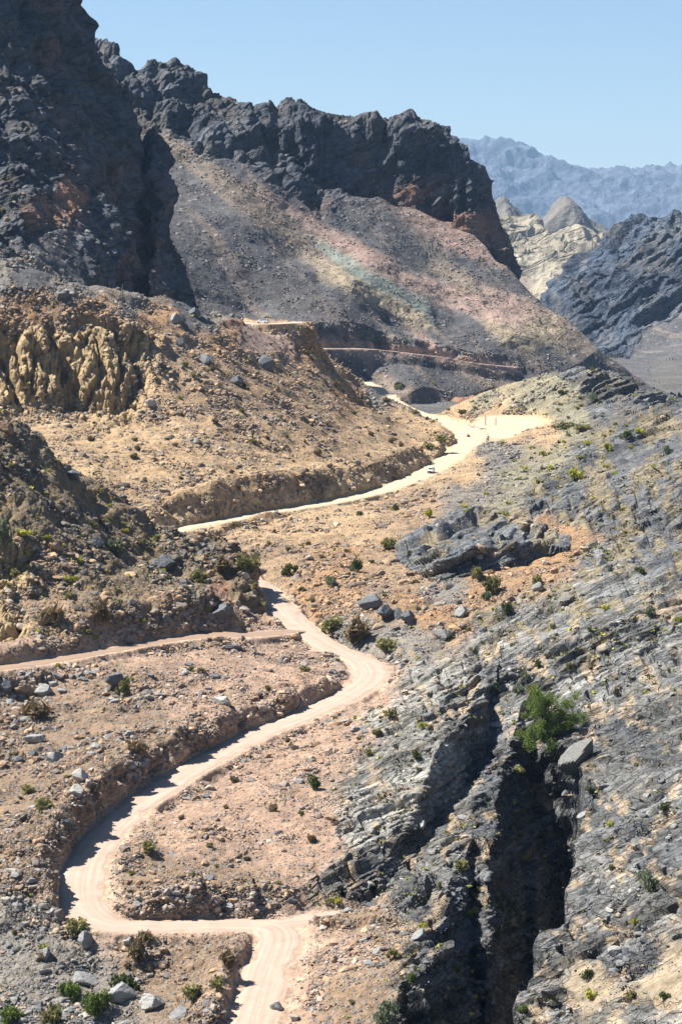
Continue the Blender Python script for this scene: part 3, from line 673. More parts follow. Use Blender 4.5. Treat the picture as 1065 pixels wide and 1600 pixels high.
# visibility buffer of the finished ground, to stand things on what the camera sees
U2, V2 = project(flat2.astype(np.float64))
inb = (U2 > -40) & (U2 < 1105) & (V2 > -40) & (V2 < 1660)
CELL = 3.0
BW, BH = int(1145 / CELL) + 2, int(1700 / CELL) + 2
ci = ((V2 + 40) / CELL).astype(np.int64) * BW + ((U2 + 40) / CELL).astype(np.int64)
buf = np.full(BW * BH, 1e9); ii = np.nonzero(inb)[0]
np.minimum.at(buf, ci[ii], flat2[ii, 1])
seen = np.zeros(N, bool); seen[ii] = flat2[ii, 1] < buf[ci[ii]] * 1.012 + 1.0
bufv = np.full(BW * BH, -1, np.int64)
sv = np.nonzero(seen)[0]
o_ = np.argsort(-flat2[sv, 1]); bufv[ci[sv[o_]]] = sv[o_]
def ground(u, v):
    """point of the ground that the photo shows at (u, v)"""
    for r in range(0, 5):
        c = []
        for dy in range(-r, r + 1):
            for dx in range(-r, r + 1):
                q = (int((v + 40) / CELL) + dy) * BW + int((u + 40) / CELL) + dx
                if 0 <= q < len(bufv) and bufv[q] >= 0: c.append(bufv[q])
        if c:
            c = np.array(c); b = c[np.argmin((U2[c] - u) ** 2 + (V2[c] - v) ** 2)]
            return Vector(flat2[b]), Vector(nrm[b]), int(b)
    raise RuntimeError(f'no ground at {u},{v}')

# ------------------------------------------------------------------ roads as gravel ribbons
def road_material(name, c1, c2):
    m, t = nt(name)
    geo = N_(t, 'ShaderNodeNewGeometry'); pos = geo.outputs['Position']
    ac = N_(t, 'ShaderNodeAttribute', attribute_name='Across').outputs['Fac']
    al = N_(t, 'ShaderNodeAttribute', attribute_name='Along').outputs['Fac']
    n1 = N_(t, 'ShaderNodeTexNoise'); t.links.new(pos, n1.inputs['Vector']); n1.inputs['Scale'].default_value = .35; n1.inputs['Detail'].default_value = 8; n1.inputs['Roughness'].default_value = .65
    n2 = N_(t, 'ShaderNodeTexNoise'); t.links.new(pos, n2.inputs['Vector']); n2.inputs['Scale'].default_value = 2.5; n2.inputs['Detail'].default_value = 6
    cx = N_(t, 'ShaderNodeCombineXYZ'); t.links.new(ac, cx.inputs[0]); t.links.new(math_(t, 'MULTIPLY', al, .02), cx.inputs[1])
    n3 = N_(t, 'ShaderNodeTexNoise'); t.links.new(cx.outputs[0], n3.inputs['Vector']); n3.inputs['Scale'].default_value = 1.6; n3.inputs['Detail'].default_value = 4
    # wheel ruts: streaks along the road
    f = math_(t, 'ADD', math_(t, 'MULTIPLY', ramp_(t, n3.outputs['Fac'], .38, .62), .62), math_(t, 'MULTIPLY', ramp_(t, n1.outputs['Fac'], .35, .65), .45), True)
    c = mix_(t, f, c1, c2)
    v = N_(t, 'ShaderNodeTexVoronoi'); t.links.new(pos, v.inputs['Vector']); v.inputs['Scale'].default_value = 2.2
    sp_ = N_(t, 'ShaderNodeSeparateColor'); t.links.new(v.outputs['Color'], sp_.inputs[0])
    peb = math_(t, 'MULTIPLY', math_(t, 'LESS_THAN', sp_.outputs[0], .06), math_(t, 'LESS_THAN', v.outputs['Distance'], .3))
    c = mix_(t, math_(t, 'MULTIPLY', peb, .6), c, (.22, .17, .13))
    b = N_(t, 'ShaderNodeBump'); b.inputs['Strength'].default_value = .25; b.inputs['Distance'].default_value = .12
    t.links.new(math_(t, 'ADD', n3.outputs['Fac'], n2.outputs['Fac']), b.inputs['Height'])
    principled(t, c, .95, b.outputs[0]); return m
R_NEAR = road_material('pink_gravel', (.31, .232, .18), (.41, .318, .255))
R_MID = road_material('cream_gravel', (.37, .295, .205), (.46, .38, .28))
R_FAR = road_material('rose_gravel', (.42, .30, .25), (.50, .39, .33))
def ribbon(name, pts, mat, label, lift=.10, cat='road'):
    C_ = catmull(pts, 10)
    seg = np.linalg.norm(np.diff(C_[:, :3], axis=0), axis=1); s = np.concatenate([[0], np.cumsum(seg)])
    n = max(8, int(s[-1] / 1.2)); q = np.linspace(0, s[-1], n)
    C_ = np.stack([np.interp(q, s, C_[:, j]) for j in range(C_.shape[1])], 1)
    tx = np.gradient(C_[:, 0]); ty = np.gradient(C_[:, 1]); l = np.hypot(tx, ty); rx, ry = ty / l, -tx / l
    K = 13; cs = np.linspace(-1, 1, K)
    el = noise(q, q * 0, q * 0, 5.0, 1.3) * 1.7 + noise(q, q * 0, q * 0, 1.8, 4.3) * .8; er = noise(q, q * 0, q * 0, 5.0, 8.3) * 1.7 + noise(q, q * 0, q * 0, 1.8, 6.3) * .8
    W_ = np.where(cs[None, :] < 0, (C_[:, 3] / 2 + el)[:, None], (C_[:, 3] / 2 + er)[:, None]) * cs[None, :]
    X = C_[:, 0:1] + rx[:, None] * W_; Y = C_[:, 1:2] + ry[:, None] * W_
    Z = C_[:, 2:3] + lift + .06 * (1 - cs ** 2)[None] - .16 * (np.abs(cs) > .99)[None] + .09 * noise(X, Y, X * 0, 3.0, 2.0).reshape(X.shape) * (np.abs(cs) < .95)[None]
    vs = np.stack([X, Y, Z], -1).reshape(-1, 3)
    g = np.arange(n * K).reshape(n, K)
    f = np.stack([g[:-1, :-1], g[:-1, 1:], g[1:, 1:], g[1:, :-1]], -1).reshape(-1, 4)
    me = mesh_np(name, vs, f, mat, True, {'Across': ('FLOAT', W_.ravel()), 'Along': ('FLOAT', np.repeat(q, K))})
    return tag(link(bpy.data.objects.new(name, me)), label, cat, kind='structure')
MN = ROAD3['main']
ribbon('dirt_road', MN[:27], R_NEAR, 'pale pink gravel road winding up in switchbacks through the rubble')
ribbon('dirt_road', MN[26:], R_MID, 'cream gravel road crossing below the tan hillside to the junction and over its crest')
ribbon('dirt_road', ROAD3['stub'], R_NEAR, 'short spur of pale road running right from the lowest bend', .085)
ribbon('dirt_clearing', ROAD3['pullout'], R_MID, 'wide flat cream clearing with two posts at the road junction', .085, 'clearing')
ribbon('dirt_track', ROAD3['terrace'], road_material('terrace_dirt', (.22, .152, .108), (.28, .195, .14)), 'narrow brown track running left along the terrace under the dark spur', .03, 'track')
ribbon('dirt_road', ROAD3['crest'], R_FAR, 'short pink road on the crest of the tan hill, with a white car', .10)
ribbon('dirt_road', ROAD3['far'], R_FAR, 'thin pink road cut across the grey scree slope', .12)

# ------------------------------------------------------------------ rocks
import bmesh
def ico(sub):
    bm = bmesh.new(); bmesh.ops.create_icosphere(bm, subdivisions=sub, radius=1)
    v = np.array([q.co for q in bm.verts], F32); f = np.array([[w.index for w in q.verts] for q in bm.faces], np.int32); bm.free(); return v, f
ICO1, ICO2, ICO4 = ico(1), ico(2), ico(4)
def facet_rock(base, seed, nplanes=14, rough=.05, squash=(1, .8, .62)):
    r = np.random.default_rng(seed); v, f = base
    pn = r.normal(size=(nplanes, 3)); pn /= np.linalg.norm(pn, axis=1)[:, None]; ph = r.uniform(.55, .95, nplanes)
    dd = v @ pn.T.astype(F32)
    rad = np.where(dd > .05, ph[None] / np.maximum(dd, .05), 9).min(1); rad = np.minimum(rad, 1.25)
    q = v * rad[:, None]
    if rough:
        q = q * (1 + rough * (noise(q[:, 0], q[:, 1], q[:, 2], .45, seed) + .5 * noise(q[:, 0], q[:, 1], q[:, 2], .18, seed + 3)))[:, None]
    return (q * np.array(squash, F32)).astype(F32), f
def rock_material(name, c1, c2, unit=.5):
    m, t = nt(name)
    tc_ = N_(t, 'ShaderNodeTexCoord'); geo = N_(t, 'ShaderNodeNewGeometry')
    n1 = N_(t, 'ShaderNodeTexNoise'); t.links.new(geo.outputs['Position'], n1.inputs['Vector']); n1.inputs['Scale'].default_value = 1 / unit; n1.inputs['Detail'].default_value = 8; n1.inputs['Roughness'].default_value = .7
    mp = N_(t, 'ShaderNodeMapping'); mp.inputs['Rotation'].default_value = (.5, .35, .2); mp.inputs['Scale'].default_value = (.6, .6, 4); t.links.new(geo.outputs['Position'], mp.inputs[0])
    n2 = N_(t, 'ShaderNodeTexNoise'); t.links.new(mp.outputs[0], n2.inputs['Vector']); n2.inputs['Scale'].default_value = .9; n2.inputs['Detail'].default_value = 5
    f = math_(t, 'ADD', math_(t, 'MULTIPLY', ramp_(t, n1.outputs['Fac'], .3, .7), .6), math_(t, 'MULTIPLY', ramp_(t, n2.outputs['Fac'], .35, .65), .45), True)
    c = mix_(t, f, c1, c2)
    b = N_(t, 'ShaderNodeBump'); b.inputs['Strength'].default_value = .7; b.inputs['Distance'].default_value = unit * .5
    t.links.new(math_(t, 'ADD', n1.outputs['Fac'], n2.outputs['Fac']), b.inputs['Height'])
    principled(t, c, .85, b.outputs[0]); return m
RK = {'dark': rock_material('dark_grey_rock', (.07, .078, .09), (.16, .165, .17)), 'grey': rock_material('grey_rock', (.16, .165, .165), (.29, .285, .27)),
      'pale': rock_material('pale_grey_rock', (.27, .265, .25), (.42, .40, .36)), 'brown': rock_material('rust_brown_rock', (.20, .125, .08), (.34, .235, .16))}
ROCKS = {}
for kind, mat in RK.items():
    for j in range(5):
        v, f = facet_rock(ICO4, 100 + j + {'dark': 0, 'grey': 20, 'pale': 40, 'brown': 60}[kind], 13, .06)
        ROCKS[kind, j] = mesh_np('boulder', v, f, mat, False)
def boulder(u, v, wpx, kind, label, group=None, hpx=None, name='boulder', cat='boulder', j=None, tilt=.25):
    p, n, b = ground(u, v)
    s = wpx / FPX * p.y * .5
    hr = (hpx / wpx) if hpx else random.uniform(.55, .85)
    o = link(bpy.data.objects.new(name, ROCKS[kind, random.randrange(5) if j is None else j]))
    o.location = (p.x, p.y, p.z + s * hr * .45)
    o.scale = (s * 1.1, s * 1.1 * random.uniform(.8, 1.1), s * hr * 1.55)
    o.rotation_euler = (random.uniform(-tilt, tilt), random.uniform(-tilt, tilt), random.uniform(0, 6.28))
    return tag(o, label, cat, group)

DARK_L = 'dark'
NAMED = [   # u, v, width px, height px, stone, label
 (348,964,46,26,'dark','large dark boulder on the terrace edge where the track meets the road'),
 (357,1014,30,14,'dark','flat dark slab boulder lying on the slope below the terrace track'),
 (183,1068,30,34,'dark','upright grey boulder with a bush leaning on its right side'),
 (347,1098,34,20,'pale','pale flat boulder alone on the pink slope between terrace and road'),
 (70,1080,28,22,'grey','grey boulder on bare brown soil under the left end of the track'),
 (12,1076,26,26,'dark','black boulder at the left picture edge just under the track'),
 (35,1080,24,18,'brown','tan boulder between the black and the grey boulder under the track'),
 (583,945,36,26,'dark','biggest of four dark boulders in a row on the orange rubble'),
 (601,960,34,24,'dark','second of four dark boulders in a row on the orange rubble'),
 (622,962,18,24,'dark','upright third of four dark boulders in a row on the orange rubble'),
 (637,968,20,22,'dark','last, rightmost of four dark boulders in a row on orange rubble'),
 (840,920,24,22,'grey','round grey boulder below the orange patch under the dark ledge outcrop'),
 (690,995,30,26,'grey','grey boulder half buried in rubble above the rock block'),
 (719,960,26,22,'grey','grey boulder beside rust coloured stones in the middle right'),
 (122,1217,30,26,'pale','upper of two pale blocks on the rubble slope left of the bend'),
 (121,1243,26,26,'pale','lower of two pale blocks on the rubble slope left of the bend'),
 (88,1188,28,22,'grey','grey block above the two pale blocks on the left rubble slope'),
 (50,1158,34,20,'grey','wide low grey boulder on the left rubble slope under the track'),
 (150,1166,20,14,'grey','small grey boulder uphill of the two pale blocks'),
 (131,1477,30,44,'grey','tall grey block leaning on the rubble below the hairpin bend'),
 (198,1473,20,14,'pale','small pale block sitting just below the level road'),
 (72,1494,18,24,'grey','narrow grey block in the rubble at the lower left'),
 (128,1535,40,26,'grey','grey rock among green bushes in the lower left corner'),
 (190,1555,50,34,'grey','large grey rock right of the bright green bush at the bottom'),
 (236,1572,44,34,'pale','pale rock right of the large grey one at the bottom'),
 (280,1590,40,24,'grey','grey rock at the bottom edge left of the road'),
 (283,538,20,18,'dark','dark pyramid shaped boulder below the top of the tan hill'),
 (321,563,28,16,'dark','wide black boulder on the upper tan hillside'),
 (373,601,18,17,'dark','black boulder in the middle of the tan hillside'),
 (234,633,15,15,'pale','pale grey block alone on the tan hillside below the bluffs'),
 (415,570,30,24,'dark','dark outcropping boulder right on the shoulder of the tan hill'),
 (308,690,16,10,'grey','light grey boulder low on the tan hillside'),
 (95,465,28,20,'dark','black boulder on the crest of the tan hill, left part'),
 (303,492,22,18,'dark','dark boulder left of the pink road on the crest'),
 (322,500,20,16,'dark','dark boulder touching the left end of the pink crest road'),
 (275,500,22,18,'grey','grey boulder near two dark ones on the hill crest'),
 (620,599,16,15,'dark','tall dark boulder beside the top of the cream road'),
 (565,582,14,12,'dark','black boulder on the cutting at the top of the cream road'),
 (255,885,40,24,'dark','bluish slab boulder on the right flank of the dark spur'),
 (150,850,26,18,'dark','bluish grey boulder in the middle of the dark spur'),
 (256,968,16,14,'dark','small dark boulder beside a yellow bush at the foot of the spur'),
 (115,745,32,16,'dark','black slab boulder on the skyline of the dark spur'),
 (8,672,24,26,'brown','tan boulder at the top of the dark spur on the left edge'),
 (382,903,12,18,'pale','pale boulder where the road disappears behind the spur'),
 (655,1465,26,20,'grey','grey boulder near the crumbling slope beside the lowest road'),
 (432,1575,22,18,'grey','grey boulder on the right verge of the lowest road'),
 (383,824,12,9,'pale','pale boulder on the verge below the long upper road'),
 (411,814,9,7,'pale','small pale boulder beside the long upper road'),
 (733,681,9,7,'brown','small brown boulder lying alone in the road junction'),
]
for u, v, w, h, k, lab in NAMED:
    boulder(u, v, w, k, lab, hpx=h)
# the big tilted block wedged at the head of the slot canyon
p, n, b = ground(902, 1196)
v_, f_ = facet_rock(ICO4, 911, 9, .04, (1, .75, 1.0))
o = link(bpy.data.objects.new('boulder', mesh_np('boulder', v_, f_, rock_material('block_rock', (.10, .10, .095), (.19, .185, .17)), False)))
s_ = 46 / FPX * p.y * .5
o.location = (p.x, p.y, p.z + s_ * .5); o.scale = (s_ * 1.15, s_ * 1.1, s_ * 1.5); o.rotation_euler = (.2, .3, .5)
tag(o, 'huge tilted grey block wedged at the head of the black slot canyon', 'boulder')
# low line of kerb stones in front of the two posts
for i in range(9):
    boulder(732 + i * 3.1, 664.5 + i * .75, 4.4, 'grey', 'small stone in the kerb row beside the clearing', 'stones in the kerb row at the clearing', name='kerb_stone', cat='stone')

# ------------------------------------------------------------------ rubble and scattered boulders
vis_i = np.nonzero(seen & (U2 > -25) & (U2 < 1090) & (V2 < 1640) & (flat2[:, 1] < 1700))[0]
cnt = np.bincount(ci[vis_i], minlength=BW * BH)
wgt = stones[vis_i] / np.maximum(cnt[ci[vis_i]], 1)
patch = noise(x[vis_i], y[vis_i], z[vis_i], 14, 44) + .7 * noise(x[vis_i], y[vis_i], z[vis_i], 5, 45)
wgt = wgt * np.clip(.5 + 3.6 * patch, .05, 3.0)
NS = int(min(150000, wgt.sum() * 6.5))
pick = rng.choice(vis_i, NS, p=wgt / wgt.sum())
pw = 1.3 + 1.15 * (rng.pareto(2.4, NS)); pw = np.minimum(pw, 11)                # render pixels
size = np.clip(pw * flat2[pick, 1] / 2270, .18, np.where(flat2[pick, 1] > 1100, 1.7, 2.3)) * .5
posn = flat2[pick] + np.stack([rng.normal(0, .2, NS), rng.normal(0, .3, NS), size * rng.uniform(-.35, .32, NS)], 1)
gcol = col[pick]
order = np.argsort(-size / posn[:, 1])
big = order[:190]; small = order[190:]
TYW = W[pick].argmax(1)
def kind_of(i):
    tn = TN[TYW[i]]; r = random.random()
    if tn in ('spur', 'rubg', 'slabd', 'grassy', 'scree'): return 'dark' if r < .6 else 'grey'
    if tn in ('rubo', 'red', 'ochre'): return 'brown' if r < .55 else 'dark'
    if tn in ('slabl',): return 'grey' if r < .6 else 'pale'
    return 'grey' if r < .4 else ('dark' if r < .65 else 'brown')
WORD = {'dark': 'dark', 'grey': 'grey', 'brown': 'rusty brown', 'pale': 'pale'}
for i in big:
    k = kind_of(i); u_, v_ = U2[pick[i]], V2[pick[i]]; wn_ = win[pick[i]]
    lay = ORDER[wn_] if wn_ >= 0 else 'floor'
    where = {'spur': 'on the dark spur above the terrace track', 'hill': 'on the tan hillside above the upper road', 'massif': 'at the foot of the tallest mountain', 'scree': 'on the grey scree slope', 'ledge': 'on the dark ledge outcrop'}.get(lay)
    if where is None:
        where = 'among the rubble around the lower switchbacks' if (v_ > 985 and u_ < 600) else ('on the stony slope between the two roads' if v_ > 800 else 'on the dark slabs right of the junction')
    o = link(bpy.data.objects.new('boulder', ROCKS[k, random.randrange(5)]))
    o.location = posn[i]; s_ = float(size[i]) * 1.1
    o.scale = (s_, s_ * random.uniform(.75, 1.1), s_ * random.uniform(.7, 1.1)); o.rotation_euler = (random.uniform(-.5, .5), random.uniform(-.5, .5), random.uniform(0, 6.3))
    tag(o, f'loose {WORD[k]} boulder {where}', 'boulder', f'{WORD[k]} boulders scattered {where}')
def stone_material():
    m, t = nt('loose_stone')
    ca = N_(t, 'ShaderNodeAttribute', attribute_name='Col').outputs['Color']; geo = N_(t, 'ShaderNodeNewGeometry')
    n1 = N_(t, 'ShaderNodeTexNoise'); t.links.new(geo.outputs['Position'], n1.inputs['Vector']); n1.inputs['Scale'].default_value = 2.2; n1.inputs['Detail'].default_value = 5
    cv = N_(t, 'ShaderNodeVectorMath', operation='SCALE'); t.links.new(ca, cv.inputs[0]); t.links.new(ramp_(t, n1.outputs['Fac'], .3, .7, .75, 1.25), cv.inputs['Scale'])
    principled(t, cv.outputs[0], .9); return m
PAL = np.array([(.085, .09, .10), (.15, .155, .16), (.24, .235, .225), (.36, .34, .30), (.30, .20, .125), (.40, .29, .19)], F32)
def palette(tn):
    return {'spur': (.42, .2, .08, .03, .17, .10), 'rubg': (.30, .28, .18, .07, .10, .07), 'rubo': (.16, .14, .10, .04, .36, .20), 'rubb': (.26, .20, .14, .07, .19, .14), 'tan': (.34, .20, .07, .03, .22, .16),
            'tanrub': (.34, .22, .08, .02, .22, .14), 'pinkd': (.20, .18, .15, .08, .19, .20), 'slabl': (.25, .35, .30, .06, .02, .02), 'slabd': (.45, .35, .12, .02, .03, .03), 'scree': (.4, .35, .1, .02, .05, .08), 'grassy': (.3, .3, .2, .05, .05, .1)}.get(tn, (.22, .2, .16, .1, .16, .16))
pp = np.array([palette(t) for t in TN]); pp /= pp.sum(1, keepdims=True); pcs = np.cumsum(pp, 1)
def build_rubble(name, idx, label):
    if len(idx) == 0: return
    r = rng.random(len(idx)); pi = (r[:, None] > pcs[TYW[idx]]).sum(1).clip(0, 5)
    sc = PAL[pi] * rng.uniform(.8, 1.2, (len(idx), 1)).astype(F32) * .62 + gcol[idx] * .42
    vs, fs, cs, off = [], [], [], 0
    var = rng.integers(0, 14, len(idx)); large = size[idx] / posn[idx, 1] * 2270 > 2.2
    for q in range(14):
        for lg in (False, True):
            mm = np.nonzero((var == q) & (large == lg))[0]
            if len(mm) == 0: continue
            bv, bf = facet_rock(ICO2 if lg else ICO1, 300 + q, 10, 0, (1, .82, .68))
            if not lg: bv = bv * np.random.default_rng(q).uniform(.8, 1.25, (len(bv), 1)).astype(F32)
            n_ = len(mm); s_ = size[idx[mm]][:, None, None]
            an = rng.uniform(0, 6.28, n_); tl = rng.normal(0, .35, n_)
            ca, sa = np.cos(an), np.sin(an); ct, st_ = np.cos(tl), np.sin(tl)
            st3 = rng.uniform(.75, 1.3, (n_, 1, 3))
            B = bv[None] * st3
            X = B[..., 0]; Y = B[..., 1] * ct[:, None] - B[..., 2] * st_[:, None]; Z = B[..., 1] * st_[:, None] + B[..., 2] * ct[:, None]
            X, Y = X * ca[:, None] - Y * sa[:, None], X * sa[:, None] + Y * ca[:, None]
            Q = np.stack([X, Y, Z], -1) * s_ * 1.12 + posn[idx[mm]][:, None]
            nv = len(bv)
            vs.append(Q.reshape(-1, 3)); fs.append((bf[None] + (np.arange(n_) * nv)[:, None, None] + off).reshape(-1, 3)); cs.append(np.repeat(sc[mm], nv, 0)); off += n_ * nv
    me = mesh_np(name, np.concatenate(vs), np.concatenate(fs), MST, False, {'Col': ('FLOAT_COLOR', np.concatenate(cs))})
    tag(link(bpy.data.objects.new(name, me)), label, 'rubble', kind='stuff')
MST = stone_material()
wl_ = win[pick[small]]
gi, hi, si = ORDER.index('ground'), ORDER.index('hill'), ORDER.index('spur')
build_rubble('rubble', small[wl_ == gi], 'loose angular stones strewn over the ground around the switchback road')
build_rubble('rubble', small[wl_ == hi], 'loose stones strewn over the tan hillside and its crest')
build_rubble('rubble', small[wl_ == si], 'dark and ochre stones covering the dark spur')
build_rubble('rubble', small[(wl_ != gi) & (wl_ != hi) & (wl_ != si)], 'stones and small boulders on the grey scree slope')
print('rubble', NS, round(time.time() - T0, 1))

# ------------------------------------------------------------------ plants
def leaf_material(name, c1, c2):
    m, t = nt(name)
    oi = N_(t, 'ShaderNodeObjectInfo'); geo = N_(t, 'ShaderNodeNewGeometry')
    f = geo.outputs['Random Per Island']
    c = mix_(t, f, c1, c2)
    hs = N_(t, 'ShaderNodeHueSaturation'); t.links.new(c, hs.inputs['Color']); t.links.new(ramp_(t, oi.outputs['Random'], 0, 1, .75, 1.2), hs.inputs['Value'])
    d = N_(t, 'ShaderNodeBsdfDiffuse'); tr = N_(t, 'ShaderNodeBsdfTranslucent'); t.links.new(hs.outputs[0], d.inputs[0]); t.links.new(hs.outputs[0], tr.inputs[0])
    mx = N_(t, 'ShaderNodeMixShader'); mx.inputs[0].default_value = .25; t.links.new(d.outputs[0], mx.inputs[1]); t.links.new(tr.outputs[0], mx.inputs[2])
    o = N_(t, 'ShaderNodeOutputMaterial'); t.links.new(mx.outputs[0], o.inputs[0]); return m
LM = {'yellow': leaf_material('yellow_green_leaf', (.32, .34, .04), (.45, .43, .09)), 'olive': leaf_material('olive_leaf', (.16, .16, .06), (.27, .25, .115)), 'grey': leaf_material('grey_green_leaf', (.12, .15, .085), (.22, .245, .16)),
      'dark': leaf_material('dark_green_leaf', (.06, .085, .03), (.13, .155, .06)), 'bright': leaf_material('bright_green_leaf', (.09, .135, .03), (.17, .22, .065)), 'dry': leaf_material('dry_twig', (.15, .11, .065), (.28, .215, .13))}
MB_ = rock_material('bark', (.13, .10, .075), (.24, .20, .16), .2)
MPALEB = rock_material('pale_bark', (.34, .31, .26), (.48, .45, .40), .2)
def leaves_mesh(name, centres, radii, n, ls, mat, seed, elong=1.0, flatz=1.0):
    r = np.random.default_rng(seed); k = r.integers(0, len(centres), n)
    d = r.normal(size=(n, 3)); d /= np.linalg.norm(d, axis=1)[:, None]
    rad = r.random(n) ** .42
    c = np.array(centres)[k] + d * (np.array(radii)[k] * rad)[:, None] * np.array((1, 1, flatz))
    c[:, 2] = np.maximum(c[:, 2], .03)
    a = r.normal(size=(n, 3)); a /= np.linalg.norm(a, axis=1)[:, None]; a[:, 2] = a[:, 2] * .8 + (.4 if elong > 1.5 else 0)
    b = np.cross(a, r.normal(size=(n, 3))); b /= np.linalg.norm(b, axis=1)[:, None]
    s = ls * r.uniform(.6, 1.3, (n, 1))
    v = np.stack([c - a * s * elong, c + b * s * .55, c + a * s * elong, c - b * s * .55], 1).reshape(-1, 3)
    f = np.arange(n * 4).reshape(n, 4)
    return mesh_np(name, v, f, mat, False)
def tube_geo(path, radii, sides=6):
    path = np.array(path, float); vs, fs = [], []
    for i, p_ in enumerate(path):
        tdir = path[min(i + 1, len(path) - 1)] - path[max(i - 1, 0)]; tdir /= np.linalg.norm(tdir) + 1e-9
        ux = np.cross(tdir, (0.31, .77, .2)); ux /= np.linalg.norm(ux); uy = np.cross(tdir, ux)
        for k in range(sides):
            an = k / sides * 6.28318; vs.append(p_ + (ux * math.cos(an) + uy * math.sin(an)) * radii[i])
    for i in range(len(path) - 1):
        for k in range(sides):
            a = i * sides + k; b = i * sides + (k + 1) % sides
            fs.append((a, b, b + sides, a + sides))
    return np.array(vs), np.array(fs)
def join_tubes(ts):
    vs, fs, o_ = [], [], 0
    for v, f in ts: vs.append(v); fs.append(f + o_); o_ += len(v)
    return np.concatenate(vs), np.concatenate(fs)
def bush_protos():
    D = {}
    for kind, n, ls, el in (('yellow', 420, .12, 1.0), ('olive', 420, .12, 1.4), ('grey', 420, .12, 1.2), ('dark', 480, .13, 1.0), ('bright', 1500, .075, 1.2), ('dry', 330, .16, 2.6)):
        for j in range(4):
            r = np.random.default_rng(40 + j + len(kind) * 13)
            nc = {'yellow': 5, 'dry': 7}.get(kind, 9)
            an = r.uniform(0, 6.28, nc); rr = r.uniform(.15, .72, nc); hh = r.uniform(.22, .72, nc) * (1 - .45 * rr)
            cen = np.stack([np.cos(an) * rr, np.sin(an) * rr, hh], 1); rad = r.uniform(.24, .46, nc)
            fol = leaves_mesh('foliage', cen, rad, n, ls, LM[kind], 7 + j, el, .85)
            st = [tube_geo([(0, 0, -.25), tuple(cen[q] * (.45, .45, .5)), tuple(cen[q])], (.05, .032, .012), 5) for q in range(min(nc, 6))]
            sv_, sf_ = join_tubes(st)
            D[kind, j] = (fol, mesh_np('stem', sv_, sf_, MB_))
    return D
BP = bush_protos()
KW_ = {'yellow': 'yellow green cushion shrub', 'olive': 'olive shrub', 'grey': 'grey green shrub', 'dark': 'dark green shrub', 'bright': 'bright green leafy bush', 'dry': 'dry brown thorn shrub'}
nshrub = [0]
def shrub(u, v, wpx, kind, label, group=None, hpx=None, name='shrub'):
    """wpx: width in photo pixels; v: row of the foot"""
    p, n, b = ground(u, v)
    s = wpx / FPX * p.y * (.74 if kind == 'yellow' else .52)
    j = random.randrange(4); fol, stem = BP[kind, j]
    nshrub[0] += 1
    hs = (hpx / wpx * 2.0 / 1.0) * s if hpx else s * random.uniform(.95, 1.3)
    rz_ = random.uniform(0, 6.3)
    if wpx >= 9:
        e = link(bpy.data.objects.new(name, None)); e.empty_display_size = .3
        e.location = p; e.rotation_euler = (0, 0, rz_); e.scale = (s, s, hs)
        for nm, me in (('foliage', fol), ('stem', stem)):
            c = link(bpy.data.objects.new(nm, me)); c.parent = e
        return tag(e, label, 'shrub', group)
    o = link(bpy.data.objects.new(name, fol)); o.location = p; o.rotation_euler = (0, 0, rz_); o.scale = (s, s, hs)
    return tag(o, label, 'shrub', group)
